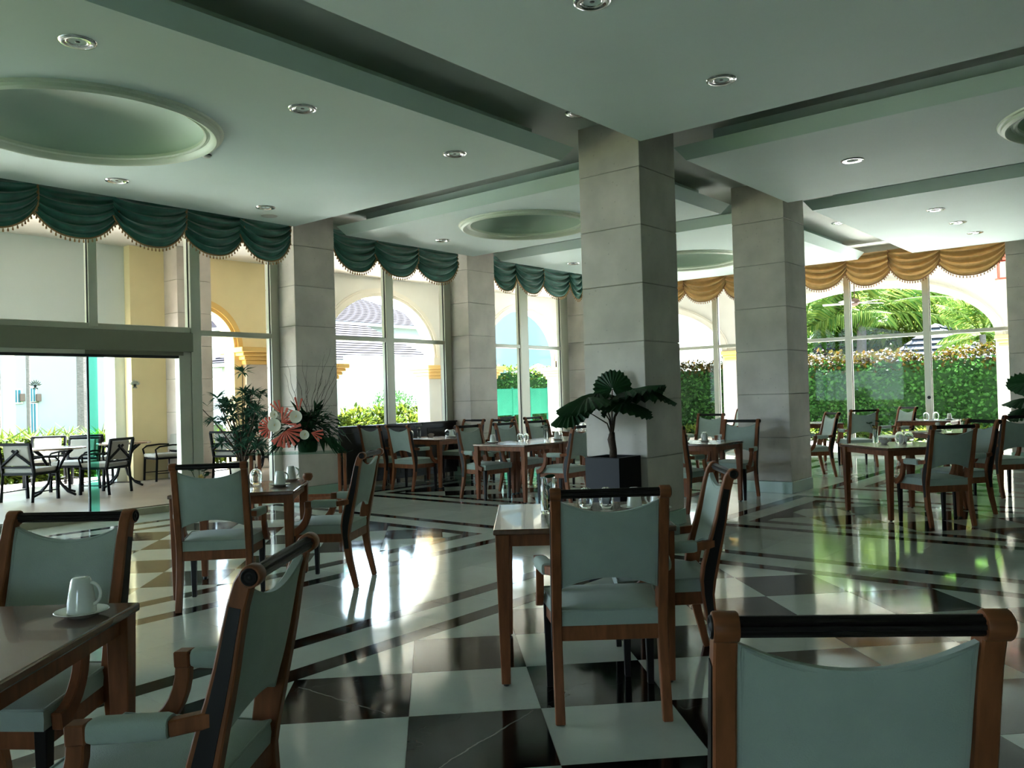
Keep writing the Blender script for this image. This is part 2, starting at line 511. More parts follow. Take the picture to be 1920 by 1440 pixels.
M['lantern_red'] = mat('lantern_red', (0.50, 0.13, 0.09), rough=0.5)
M['metal_black'] = mat('dark_metal', (0.006, 0.006, 0.007), rough=0.6, spec=0.1)
M['sling'] = cloth_mat('outdoor_cushion', (0.34, 0.33, 0.29), rough=0.9, var=0.06)
M['bistro_top'] = mat('outdoor_table_top', (0.30, 0.20, 0.15), rough=0.15)
M['sconce'] = mat('sconce_brown', (0.10, 0.07, 0.06), rough=0.6, spec=0.04)
M['backwall'] = mat('plain_wall', (0.55, 0.62, 0.55), rough=0.8)
M['fan_white'] = mat('fan_blade', (0.5, 0.5, 0.48), rough=0.5)
M['sill_dark'] = mat('dark_panel', (0.016, 0.012, 0.010), rough=0.35)
M['pot'] = mat('cream_pot', (0.60, 0.56, 0.46), rough=0.6)

GLY, GRX = 10.82, 18.0
T_H = 0.775

def az(px):
    return YAW + math.atan((960 - px) / FPX)
def at_y(px, y):
    return y / math.tan(az(px))
def at_x(px, x):
    return x * math.tan(az(px))

# ================================================================== FLOOR
floor = MB().box(-6.0, GRX + 0.1, -8.0, GLY + 0.03, -0.12, -0.004).build('floor', M['grout'])
tag(floor, kind='structure')
tiles = []          # (poly, black)
def clip(poly, x0, x1, y0, y1):
    for ax, val, sg in ((0, x0, 1), (0, x1, -1), (1, y0, 1), (1, y1, -1)):
        out = []
        for i in range(len(poly)):
            a, b = poly[i], poly[(i + 1) % len(poly)]
            da, db = sg * (a[ax] - val), sg * (b[ax] - val)
            if da >= 0: out.append(a)
            if (da >= 0) != (db >= 0):
                t = da / (da - db)
                out.append((a[0] + (b[0] - a[0]) * t, a[1] + (b[1] - a[1]) * t))
        poly = out
        if len(poly) < 3: return None
    return poly
def area(p):
    return 0.5 * abs(sum(p[i][0] * p[(i + 1) % len(p)][1] - p[(i + 1) % len(p)][0] * p[i][1] for i in range(len(p))))
def shrink(p, d):
    cx = sum(a[0] for a in p) / len(p); cy_ = sum(a[1] for a in p) / len(p)
    out = []
    for a in p:
        L = math.hypot(a[0] - cx, a[1] - cy_)
        k = max(0.0, 1 - d / max(L, 1e-6))
        out.append((cx + (a[0] - cx) * k, cy_ + (a[1] - cy_) * k))
    return out
def rect_tiles(x0, x1, y0, y1, sx, sy, black):
    nx, ny = max(1, round((x1 - x0) / sx)), max(1, round((y1 - y0) / sy))
    for i in range(nx):
        for j in range(ny):
            a, b = x0 + (x1 - x0) * i / nx, x0 + (x1 - x0) * (i + 1) / nx
            c, d = y0 + (y1 - y0) * j / ny, y0 + (y1 - y0) * (j + 1) / ny
            tiles.append(([(a, c), (b, c), (b, d), (a, d)], black))
def ring(x0, x1, y0, y1, w, ln, black):
    rect_tiles(x0, x1, y0, y0 + w, ln, w, black)
    rect_tiles(x0, x1, y1 - w, y1, ln, w, black)
    rect_tiles(x0, x0 + w, y0 + w, y1 - w, w, ln, black)
    rect_tiles(x1 - w, x1, y0 + w, y1 - w, w, ln, black)
S2 = math.sqrt(2)
def field(x0, x1, y0, y1, gap, u0, v0, par):
    ring(x0, x1, y0, y1, 0.15, 0.9, True)
    a = 0.15
    ring(x0 + a, x1 - a, y0 + a, y1 - a, gap, 0.6, False)
    a += gap
    ring(x0 + a, x1 - a, y0 + a, y1 - a, 0.15, 0.9, True)
    a += 0.15
    X0, X1, Y0, Y1 = x0 + a, x1 - a, y0 + a, y1 - a
    s = 0.6
    us = [(X - Y) / S2 for X in (X0, X1) for Y in (Y0, Y1)]
    vs_ = [(X + Y) / S2 for X in (X0, X1) for Y in (Y0, Y1)]
    for i in range(math.floor((min(us) - u0) / s) - 1, math.ceil((max(us) - u0) / s) + 1):
        for j in range(math.floor((min(vs_) - v0) / s) - 1, math.ceil((max(vs_) - v0) / s) + 1):
            q = []
            for du, dv in ((0, 0), (1, 0), (1, 1), (0, 1)):
                uu, vv = u0 + (i + du) * s, v0 + (j + dv) * s
                q.append(((uu + vv) / S2, (vv - uu) / S2))
            q = clip(q, X0, X1, Y0, Y1)
            if q and area(q) > 0.004:
                tiles.append((q, (i + j + par) % 2 == 0))
XB = [(-0.55, 7.03), (8.27, 11.10), (12.0, 17.2)]
YB = [(-3.3, 4.26), (5.42, 10.12)]
for ix, (a, b) in enumerate(XB):
    for iy, (c, d) in enumerate(YB):
        if ix == 0 and iy == 0: field(a, b, c, d, 0.31, -0.1414, 3.2336, 0)
        elif ix == 0: field(a, b, c, d, 0.31, -2.93, 6.88, 1)
        else:
            cx, cy_ = (a + b) / 2, (c + d) / 2
            field(a, b, c, d, 0.24 if ix == 1 else 0.3, (cx - cy_) / S2, (cx + cy_) / S2, 0)
# aisles between the fields and the margins
XS = [-6.0, -0.55, 7.03, 8.27, 11.10, 12.0, 17.2, GRX + 0.05]
YS = [-8.0, -3.3, 4.26, 5.42, 10.12, GLY]
for i in range(7):
    for j in range(5):
        if i in (1, 3, 5) and j in (1, 3): continue
        rect_tiles(XS[i], XS[i + 1], YS[j], YS[j + 1], 0.6, 0.6, False)
def vis(poly):
    cx = sum(a[0] for a in poly) / len(poly); cy_ = sum(a[1] for a in poly) / len(poly)
    p = pix(cx, cy_, 0)
    if p is None or not (-60 < p[0] < 1980 and 0 < p[1] < 1500): return 0
    return area(poly) / p[2] ** 3
order = sorted(range(len(tiles)), key=lambda k: -vis(tiles[k][0]))
rest = MB()
for rank, k in enumerate(order):
    poly, blk = tiles[k]
    q = shrink(poly, 0.0016)
    z1 = random.uniform(-0.0005, 0.0005)
    if rank < 290:
        MB().prism(q, -0.006, z1).build('tile', M['black_tile' if blk else 'white_tile'], floor)
    else:
        rest.prism(q, -0.006, z1, 1 if blk else 0)
tag(rest.build('tile_field', [M['white_tile'], M['black_tile']], floor), kind='stuff')

# ================================================================== COLUMNS
def column(x0, y0, s=0.75, top=4.30):
    root = MB().box(x0 + .012, x0 + s - .012, y0 + .012, y0 + s - .012, 0, top).build('column', M['stone_joint'])
    tag(root, kind='structure')
    z0 = 0.158
    for k in range(7):
        a, b = z0 + .6 * k, min(z0 + .6 * (k + 1), top)
        MB().box(x0, x0 + s, y0, y0 + s, a + .003, b - .003).build('stone_block', M['stone'], root, bevel=.005)
    MB().box(x0 - .012, x0 + s + .012, y0 - .012, y0 + s + .012, 0, z0).build('baseboard', M['base_green'], root, bevel=.003)
    return root
for c in ((7.487, 4.414), (11.195, 4.37), (7.55, 10.36), (11.30, 10.316), (15.05, 10.34), (17.60, 2.01), (17.60, 6.75)):
    column(*c)

# ================================================================== CEILING
ceiling = MB().box(-6.2, GRX + .25, -8.2, GLY + .25, 4.29, 4.45).build('ceiling', M['soffit'])
tag(ceiling, kind='structure')
RZ = 3.95
def raft(x0, x1, y0, y1, dome=None):
    m = MB()
    fl, zt = 0.10, 4.09
    if dome:
        cx, cy_, r = dome
        angs = [2 * PI * k / 72 for k in range(72)]
        for X in (x0, x1):
            for Y in (y0, y1):
                angs.append(math.atan2(Y - cy_, X - cx) % (2 * PI))
        angs = sorted(set(round(a, 9) for a in angs))
        inner, outer = [], []
        for a in angs:
            ca, sa = math.cos(a), math.sin(a)
            t = 1e9
            if ca > 1e-9: t = min(t, (x1 - cx) / ca)
            if ca < -1e-9: t = min(t, (x0 - cx) / ca)
            if sa > 1e-9: t = min(t, (y1 - cy_) / sa)
            if sa < -1e-9: t = min(t, (y0 - cy_) / sa)
            outer.append((cx + ca * t, cy_ + sa * t, RZ))
            inner.append((cx + ca * r, cy_ + sa * r, RZ))
        n = len(angs)
        m.add(inner + outer, [(i, (i + 1) % n, n + (i + 1) % n, n + i) for i in range(n)])
    else:
        m.add([(x0, y0, RZ), (x0, y1, RZ), (x1, y1, RZ), (x1, y0, RZ)], [(0, 1, 2, 3)])
    b = [(x0, y0, RZ), (x1, y0, RZ), (x1, y1, RZ), (x0, y1, RZ)]
    t = [(x0 - fl, y0 - fl, zt), (x1 + fl, y0 - fl, zt), (x1 + fl, y1 + fl, zt), (x0 - fl, y1 + fl, zt)]
    s = 0.22
    t2 = [(x0 + s, y0 + s, zt), (x1 - s, y0 + s, zt), (x1 - s, y1 - s, zt), (x0 + s, y1 - s, zt)]
    t3 = [(p[0], p[1], 4.30) for p in t2]
    m.add(b + t + t2 + t3, [(i, (i + 1) % 4, 4 + (i + 1) % 4, 4 + i) for i in range(4)]
          + [(4 + i, 4 + (i + 1) % 4, 8 + (i + 1) % 4, 8 + i) for i in range(4)]
          + [(8 + i, 8 + (i + 1) % 4, 12 + (i + 1) % 4, 12 + i) for i in range(4)])
    o = m.build('ceiling_raft', M['mint'], ceiling)
    if dome:
        cx, cy_, r = dome
        prof = [(r * math.cos(k * PI / 32) ** .55, 0.325 * math.sin(k * PI / 32) ** .9) for k in range(16)] + [(.001, .325)]
        MB().lathe(prof, (cx, cy_, RZ + .004), 64).build('dome', M['dome'], o, smooth=True)
        e = 0.055
        ring_p = [(r - .02, .02), (r - .025, -.012), (r - .005, -.022), (r + .012, -.008), (r + .03, -.012),
                  (r + .05, -.05), (r + .085, -.062), (r + .115, -.045), (r + .12, -.02), (r + .145, -.016), (r + .155, .004)]
        MB().lathe(ring_p, (cx, cy_, RZ), 72).build('dome_moulding', M['moulding'], o, smooth=45)
    return o
raft(-0.55, 7.33, 5.28, 10.04, (3.40, 7.65, 1.0))
raft(-0.55, 7.33, -3.3, 4.30, (3.40, 0.5, 1.0))
raft(8.30, 11.18, 5.28, 10.06, (9.68, 7.65, .84))
raft(8.30, 11.18, -3.3, 4.30, (9.68, .55, .84))
raft(11.95, 17.22, 5.25, 10.06, (14.6, 7.65, 1.02))
raft(11.95, 17.22, -3.3, 4.24, (14.6, .5, 1.02))
raft(-0.55, 7.33, -7.6, -4.3)
raft(8.30, 17.2, -7.6, -4.3)

def downlight(x, y, z):
    o = empty('downlight', (x, y, z), 0, 'round chrome recessed downlight set flush in the mint ceiling', 'ceiling light', 'recessed ceiling downlights')
    MB().lathe([(.062, -.001), (.095, -.012), (.118, -.010), (.125, .002)], n=28).build('trim_ring', M['chrome'], o, smooth=True)
    MB().lathe([(.048, .012), (.062, -.004), (.078, -.006), (.08, .004)], n=28).build('gimbal', M['chrome'], o, smooth=True)
    MB().lathe([(.0005, .02), (.02, .016), (.045, .004), (.052, .0)], n=24).build('reflector', M['chrome'], o, smooth=True)
    MB().lathe([(.0005, -.004), (.016, -.003), (.02, .012)], n=12).build('bulb', M['lamp_dark'], o, smooth=True)
    return o
dl = None
D_LAB = {'door': 'round chrome downlight in the big domed ceiling panel before the sliding door', 'near': 'round chrome downlight in the ceiling panel over the checkered floor',
         'wall': 'round chrome downlight in the domed ceiling panel between the wall columns', 'hedge': 'round chrome downlight in the ceiling panel running to the hedge window',
         'mid': 'round chrome downlight in the domed ceiling panel beyond the inner columns', 'far': 'round chrome downlight in the corner ceiling panel behind the inner columns',
         'c1': 'round chrome downlight up in the ceiling channel beside the planter column', 'c2': 'round chrome downlight up in the ceiling channel towards the gold valance'}
for x, y, z, w in [(2.57, 5.92, RZ, 'door'), (4.44, 5.92, RZ, 'door'), (6.34, 5.92, RZ, 'door'), (4.43, 9.29, RZ, 'door'), (6.35, 9.29, RZ, 'door'), (2.57, 9.29, RZ, 'door'), (4.51, 2.97, RZ, 'near'), (6.36, 2.96, RZ, 'near'),
                (9.64, 2.96, RZ, 'mid'), (13.24, 2.93, RZ, 'hedge'), (14.56, 2.91, RZ, 'hedge'), (15.77, 2.9, RZ, 'hedge'), (9.67, 9.34, RZ, 'wall'), (9.67, 5.92, RZ, 'wall'), (13.25, 9.33, RZ, 'far'), (15.9, 9.33, RZ, 'far'), (7.03, 4.85, 4.29, 'c1'), (14.93, 4.85, 4.29, 'c2')]:
    if dl is None: dl = downlight(x, y, z); dl['label'] = D_LAB[w]
    else: copy_tree(dl, (x, y, z), 0, D_LAB[w], dl['group'])
o = empty('smoke_detector', (4.56, 7.66, RZ), 0, 'small white smoke detector beside the large ceiling dome', 'smoke detector')
MB().lathe([(.0005, -.05), (.03, -.048), (.045, -.035), (.05, 0.0)], n=20).build('body', M['white_plastic'], o, smooth=40)
MB().lathe([(.047, -.03), (.052, -.026), (.052, -.02), (.047, -.016)], n=20).build('vent_band', M['lamp_dark'], o)
o = empty('ceiling_speaker', (6.68, 9.69, RZ), 0, 'flat round speaker grille set in the ceiling above the green valance', 'speaker')
MB().lathe([(.0005, -.004), (.1, -.006), (.108, -.002), (.11, .001)], n=28).build('grille', M['soffit'], o, smooth=True)

# ================================================================== LEFT GLASS WALL
wall_left = MB().box(-6.2, GRX + .2, GLY - .06, GLY + .2, 3.98, 4.30).build('wall_left', M['soffit'])
tag(wall_left, kind='structure')
def mull(x, w, z0, z1, par, d=.12, y=GLY):
    MB().box(x - w / 2, x + w / 2, y - d / 2, y + d / 2, z0, z1).build('mullion', M['alu'], par, bevel=.004)
    MB().box(x - w / 2 - .012, x - w / 2, y - .03, y - .015, z0, z1).build('gasket', M['gasket'], par)
def pane(x0, x1, z0, z1, par, y=GLY, m='pane'):
    MB().box(x0, x1, y - .004, y + .004, z0, z1).build('pane', M[m], par)
def trans(x0, x1, z, h, par, y=GLY):
    MB().box(x0, x1, y - .05, y + .05, z - h / 2, z + h / 2).build('transom', M['alu'], par, bevel=.004)
TZ = 2.445
# window 1: over and beside the sliding door
w1 = tag(empty('window_1'), kind='structure')
mull(7.48, .14, .1, 4.0, w1); mull(6.18, .15, .1, 4.0, w1, .16); mull(4.80, .11, TZ, 4.0, w1); mull(3.35, .11, TZ, 4.0, w1); mull(1.9, .11, TZ, 4.0, w1)
trans(6.25, 7.42, TZ - .02, .075, w1); trans(-.5, 6.12, TZ + .01, .075, w1)
pane(6.25, 7.41, TZ, 4.0, w1); pane(6.25, 7.41, .1, TZ - .05, w1); pane(4.85, 6.1, TZ + .04, 4.0, w1); pane(3.4, 4.75, TZ + .04, 4.0, w1); pane(1.95, 3.3, TZ + .04, 4.0, w1); pane(-.5, 1.85, TZ + .04, 4.0, w1)
# door 1: sliding glass door with a deep operator fascia
d1 = tag(empty('door_1'), kind='structure')
MB().box(-.5, 6.10, GLY - .14, GLY + .04, 2.15, TZ - .035).build('operator_fascia', M['alu_dark'], d1, bevel=.006)
MB().box(-.5, 4.66, GLY - .12, GLY + .02, 2.10, 2.15).build('track', M['alu'], d1)
MB().box(4.66, 5.98, GLY - .09, GLY + .02, 2.10, 2.15).build('track', M['alu_dark'], d1)
MB().box(-.5, 5.95, GLY - .06, GLY + .01, 2.065, 2.10).build('head_seal', M['gasket'], d1)
MB().box(5.93, 6.10, GLY - .07, GLY + .05, .0, 2.15).build('jamb', M['alu'], d1, bevel=.005)
leafs = []
for x0, x1, y in ((4.72, 5.93, GLY - .03), (3.0, 4.84, GLY + .025)):
    lf = MB().box(x0, x1, y - .006, y + .006, .08, 2.07).build('door_leaf', M['door_glass'], d1)
    leafs.append(lf)
MB().box(4.712, 4.735, GLY - .045, GLY - .015, .06, 2.07).build('edge_seal', M['gasket'], d1)
MB().box(4.74, 4.855, GLY - .012, GLY + .012, .08, 2.07).build('overlap_glass', M['glass_edge'], d1)
MB().box(3.70, 3.712, GLY + .015, GLY + .035, .08, 2.07).build('edge_seal', M['alu_dark'], d1)
def lotus(x, z, y, par):
    m = MB()
    for k, a in enumerate((-75, -52, -30, -10, 10, 30, 52, 75)):
        a = math.radians(a)
        for s, L in ((1, .075), (.62, .05)):
            d = Vector((math.sin(a), 0, math.cos(a) * .8 + .15)).normalized()
            n = Vector((d.z, 0, -d.x))
            p = Vector((x, y, z)) + d * (.012 if s == 1 else -.02)
            m.add([p, p + d * L * .5 + n * .008, p + d * L, p + d * L * .5 - n * .008], [(0, 1, 2, 3)])
    for k in range(5):
        a = math.radians(-60 + 30 * k)
        d = Vector((math.sin(a), 0, -.5)).normalized(); n = Vector((d.z, 0, -d.x)); p = Vector((x, y, z - .01))
        m.add([p, p + d * .02 + n * .006, p + d * .045, p + d * .02 - n * .006], [(0, 1, 2, 3)])
    m.build('lotus_decal', M['decal'], par)
lotus(5.32, 1.70, GLY - .042, d1); lotus(4.13, 1.70, GLY + .012, d1)
# windows 2 and 3
w2 = tag(empty('window_2'), kind='structure')
mull(8.36, .1, 0, 4.0, w2); mull(9.79, .17, 0, 4.0, w2); mull(11.22, .17, 0, 4.0, w2)
trans(8.4, 9.72, TZ, .07, w2); trans(9.86, 11.15, TZ, .07, w2)
for a, b in ((8.4, 9.71), (9.87, 11.14)):
    pane(a, b, 0, TZ - .03, w2); pane(a, b, TZ + .03, 4.0, w2)
w3 = tag(empty('window_3'), kind='structure')
for x in (12.15, 13.48, 14.88): mull(x, .26 if x > 12.5 else .12, 0, 4.0, w3)
mull(16.4, .2, 0, 4.0, w3)
for a, b in ((12.2, 13.35), (13.61, 14.75), (15.0, 16.3), (16.5, 17.95)):
    trans(a, b, TZ - .01, .07, w3); pane(a, b, 0, TZ - .04, w3); pane(a, b, TZ + .03, 4.0, w3)
# low dark panel under window 2, standing just off the floor
lp = MB().box(8.35, 11.28, GLY - .15, GLY - .08, .075, .985).build('wall_window_base', M['sill_dark'], None, bevel=.006)
tag(lp, kind='structure')
MB().box(8.35, 11.28, GLY - .18, GLY - .05, .985, 1.01).build('sill_cap', M['sill_dark'], lp, bevel=.004)
for k in range(5):
    x = 8.5 + k * .66
    MB().box(x, x + .04, GLY - .14, GLY - .09, 0, .08).build('foot', M['sill_dark'], lp)
    MB().box(x + .04, x + .58, GLY - .162, GLY - .148, .16, .9).build('panel', M['sill_dark'], lp, bevel=.005)

# ================================================================== RIGHT GLASS WALL
wall_right = MB().box(GRX - .06, GRX + .2, -8.2, GLY + .2, 3.98, 4.30).build('wall_right', M['soffit'])
tag(wall_right, kind='structure')
w4 = tag(empty('window_4'), kind='structure')
def mully(y, w, par):
    MB().box(GRX - .06, GRX + .06, y - w / 2, y + w / 2, 0, 4.0).build('mullion', M['alu'], par, bevel=.004)
    MB().box(GRX - .03, GRX - .015, y - w / 2 - .012, y - w / 2, 0, 4.0).build('gasket', M['gasket'], par)
TR = 2.44
MB().box(GRX - .1, GRX + .1, -8.0, 1.9, 0, 4.0).build('solid_bay', M['backwall'], wall_right)
ys = [2.0, 4.21, 5.72, 7.6, 8.7, 10.2]
for y in ys: mully(y, .12, w4)
for a, b in zip(ys[:-1], ys[1:]):
    MB().box(GRX - .05, GRX + .05, a + .06, b - .06, TR - .035, TR + .035).build('transom', M['alu'], w4, bevel=.004)
    MB().box(GRX - .004, GRX + .004, a + .06, b - .06, .05, TR - .035).build('pane', M['pane'], w4)
    MB().box(GRX - .004, GRX + .004, a + .06, b - .06, TR + .035, 4.0).build('pane', M['pane'], w4)
    MB().box(GRX - .05, GRX + .05, a + .06, b - .06, 0, .06).build('sill', M['alu'], w4)
MB().lathe([(.0005, 0), (.03, 0), (.034, .012), (.02, .02)], (0, 0, 0), 12).build('door_lock', M['gasket'], w4).matrix_local = Matrix.Translation((GRX - .075, 4.2, 1.18)) @ Matrix.Rotation(PI / 2, 4, 'Y')

# walls behind the viewpoint
sw = MB().box(-6.1, 18.1, -8.1, -7.9, 0, 4.3).build('wall_back', M['backwall']); tag(sw, kind='structure')
sw = MB().box(-6.1, -5.9, -8.0, -2.6, 0, 4.3).box(-6.1, -5.9, -.2, 10.9, 0, 4.3).box(-6.1, -5.9, -2.6, -.2, 2.05, 4.3).build('wall_side', M['backwall']); tag(sw, kind='structure')
d2 = MB().box(-6.005, -5.995, -2.6, -.2, 0, 2.05).build('door_added_for_light', M['pane']); tag(d2, kind='structure')  # unseen glazed door, added to let some daylight onto the near chairs
for yy in (-2.6, -1.44, -.28): MB().box(-6.04, -5.96, yy, yy + .12, 0, 2.05).build('stile', M['alu'], d2)

# ================================================================== TERRACE ALONG THE GLASS DOOR SIDE
tf = MB().box(-4, 26, GLY + .04, 16.4, -.12, .10).build('floor_terrace', M['terrace'])
tag(tf, kind='structure')
MB().box(-4, 26, GLY - .02, GLY + .05, -.05, .085).build('step_edge', M['terrace_edge'], tf)
tc_ = MB().box(-6, 26, GLY + .21, 15.6, 4.30, 4.5).build('ceiling_terrace', M['cream'])
tag(tc_, kind='structure')

def arch_wall(name, a0, a1, zb, zt, arches, to3, mats, thick):
    """wall in plane coords (a,z); arches: (center, half, spring, rise). to3(a, z, t) -> xyz"""
    m = MB()
    edges = [a0]
    for c, h, sp, ri in arches: edges += [c - h, c + h]
    edges.append(a1)
    def slab(poly):
        n = len(poly)
        v = [to3(a, z, 0) for a, z in poly] + [to3(a, z, thick) for a, z in poly]
        m.add(v, [tuple(range(n - 1, -1, -1)), tuple(range(n, 2 * n))] + [(i, (i + 1) % n, n + (i + 1) % n, n + i) for i in range(n)])
    for k in range(0, len(edges), 2):
        if edges[k + 1] - edges[k] > .01:
            slab([(edges[k], zb), (edges[k + 1], zb), (edges[k + 1], zt), (edges[k], zt)])
    for c, h, sp, ri in arches:
        N = 28
        pts = [(c + h * math.cos(PI * k / N), sp + ri * math.sin(PI * k / N)) for k in range(N + 1)]
        for k in range(N):
            (x0, z0), (x1, z1) = pts[k], pts[k + 1]
            slab([(x1, z1), (x0, z0), (x0, zt), (x1, zt)])
    w = m.build(name, mats[0])
    tag(w, kind='structure')
    for c, h, sp, ri in arches:
        mm = MB()
        N = 32
        for (e0, e1, t0) in ((0.0, .07, -.02), (.07, .15, -.05), (.15, .19, -.03)):
            for k in range(N):
                q = []
                for kk in (k, k + 1):
                    th = PI * kk / N
                    for e in (e0, e1):
                        q.append((c + (h + e) * math.cos(th), sp + (ri + e) * math.sin(th)))
                p = [q[0], q[1], q[3], q[2]]
                v = [to3(a, z, t0) for a, z in p] + [to3(a, z, .01) for a, z in p]
                mm.add(v, [(0, 1, 2, 3), (7, 6, 5, 4), (0, 4, 5, 1), (1, 5, 6, 2), (2, 6, 7, 3), (3, 7, 4, 0)])
        mm.build('archivolt', mats[1], w, smooth=30)
    return w
def capital(a, top, to3, par, mcap, mcol, w=.42, round_=False):
    m = MB()
    for z0, z1, e in ((top - .10, top, w), (top - .17, top - .10, w * .86), (top - .25, top - .17, w * .72), (top - .34, top - .25, w * .6)):
        v = [to3(a + sx * e, z, .15 + sy * e) for z in (z0, z1) for sx, sy in ((-1, -1), (1, -1), (1, 1), (-1, 1))]
        m.add(v, [(3, 2, 1, 0), (4, 5, 6, 7), (0, 1, 5, 4), (1, 2, 6, 5), (2, 3, 7, 6), (3, 0, 4, 7)])
    m.build('capital', mcap, par, bevel=.02, seg=2)
    if round_:
        c = to3(a, 0, .15)
        MB().lathe([(.16, 0), (.16, .12), (.125, .15), (.12, top - .42), (.14, top - .38), (.15, top - .34)], (c[0], c[1], 0), 20).build('shaft', mcol, par, smooth=40)
    else:
        e = w * .5
        v = [to3(a + sx * e, z, .15 + sy * e) for z in (0, top - .34) for sx, sy in ((-1, -1), (1, -1), (1, 1), (-1, 1))]
        MB().add(v, [(3, 2, 1, 0), (4, 5, 6, 7), (0, 1, 5, 4), (1, 2, 6, 5), (2, 3, 7, 6), (3, 0, 4, 7)]).build('shaft', mcol, par)
L3 = lambda a, z, t: (a, 15.0 + t, z)
aw0 = arch_wall('wall_arcade_yellow', 7.35, 11.0, .1, 4.35, [(8.66, .78, 2.55, .75)], L3, (M['yellow'], M['yellow_trim']), .35)
capital(9.9, 2.55, L3, aw0, M['yellow_trim'], M['stone'], .5)
aw1 = arch_wall('wall_arcade_cream', 11.0, 26.0, .1, 4.35, [(13.40, 1.7, 2.45, 1.42), (18.80, 1.7, 2.45, 1.42), (24.0, 1.5, 2.45, 1.42)], L3, (M['cream'], M['cream_trim']), .35)
for a in (11.75, 15.05, 17.2, 20.5): capital(a, 2.25, L3, aw1, M['yellow_trim'], M['cream'], .42)
st = MB().box(7.85, 8.5, 14.25, 15.0, .1, 4.3).build('pillar', M['stone_joint']); tag(st, kind='structure')
for k in range(7): MB().box(7.84, 8.51, 14.24, 15.01, .1 + .6 * k + .003, min(4.3, .1 + .6 * (k + 1)) - .003).build('stone_block', M['stone'], st, bevel=.004)
yp = MB().box(7.2, 7.84, 14.7, 15.3, .1, 4.3).build('wall_pilaster', M['yellow']); tag(yp, kind='structure')
lt = MB().box(-4, 7.2, 14.9, 15.3, 2.5, 4.35).build('wall_lintel', M['pale']); tag(lt, kind='structure')
bp_ = MB().box(7.02, 7.2, 14.95, 15.35, .1, 2.5).build('wall_pier', M['pale']); tag(bp_, kind='structure')

# ================================================================== TERRACE ALONG THE GOLD VALANCES
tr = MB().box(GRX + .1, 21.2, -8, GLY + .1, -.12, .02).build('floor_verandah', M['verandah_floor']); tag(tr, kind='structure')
tcr = MB().box(GRX + .21, 20.9, -8, GLY + .2, 4.30, 4.5).build('ceiling_verandah', M['cream']); tag(tcr, kind='structure')
R3 = lambda a, z, t: (20.5 + t, a, z)
awr = arch_wall('wall_verandah', -8, 15.2, 0, 4.35, [(-6.3, 1.5, 2.45, 1.28), (-.15, 2.7, 2.45, 1.28), (6.15, 2.7, 2.45, 1.28), (12.45, 2.7, 2.45, 1.28)], R3, (M['cream_darkened'], M['cream_darkened_trim']), .3)
for a in (3.22, 9.08, 9.52): capital(a, 2.45, R3, awr, M['yellow_trim'], M['cream_darkened'], .24, True)

# ground
gr = MB().box(-60, 140, -60, 140, -.4, -.06).build('ground', M['grass']); tag(gr, kind='structure')


pv = MB().box(-4, 60, 16.4, 19.9, -.3, -.03).build('bounce_paving_garden', M['bounce_paving']); tag(pv, kind='structure')  # added instead of lawn, to throw neutral bounce light through the glass
pv2 = MB().box(21.2, 23.2, -8, 16.4, -.3, -.03).build('bounce_paving_verandah', M['bounce_paving']); tag(pv2, kind='structure')  # added sunlit strip that brightens the ceiling by bounce

# ================================================================== ARMCHAIR
STILE = [(-.285, 0, .034), (-.262, .10, .040), (-.238, .20, .046), (-.222, .30, .052), (-.212, .40, .062), (-.214, .47, .078), (-.226, .54, .084),
         (-.246, .62, .076), (-.268, .70, .066), (-.287, .78, .058), (-.303, .86, .052), (-.318, .93, .048), (-.335, .985, .046), (-.352, 1.012, .044)]
def stile_y(z):
    for (y0, z0, _), (y1, z1, _) in zip(STILE[:-1], STILE[1:]):
        if z0 <= z <= z1: return y0 + (y1 - y0) * (z - z0) / (z1 - z0)
    return STILE[-1][0]
def strip(poly_c, scale=1.0, cut=None):
    L, R = [], []
    pts = [p for p in poly_c if cut is None or cut[0] <= p[1] <= cut[1]]
    for i, (y, z, w) in enumerate(pts):
        a, b = pts[max(i - 1, 0)], pts[min(i + 1, len(pts) - 1)]
        t = Vector((b[0] - a[0], b[1] - a[1])).normalized()
        n = Vector((t.y, -t.x))
        L.append((y - n.x * w * .5 * scale, z - n.y * w * .5 * scale)); R.append((y + n.x * w * .5 * scale, z + n.y * w * .5 * scale))
    return L, R
def add_strip(m, L, R, x0, x1):
    n = len(L)
    v = [(x, a[0], a[1]) for x in (x0, x1) for a in L + R]
    k = 2 * n
    fs = []
    for i in range(n - 1):
        fs += [(i, i + 1, n + i + 1, n + i), (k + i, k + n + i, k + n + i + 1, k + i + 1), (i, k + i, k + i + 1, i + 1), (n + i, n + i + 1, k + n + i + 1, k + n + i)]
    fs += [(0, n, k + n, k), (n - 1, k + n - 1, k + 2 * n - 1, 2 * n - 1)]
    m.add(v, fs)
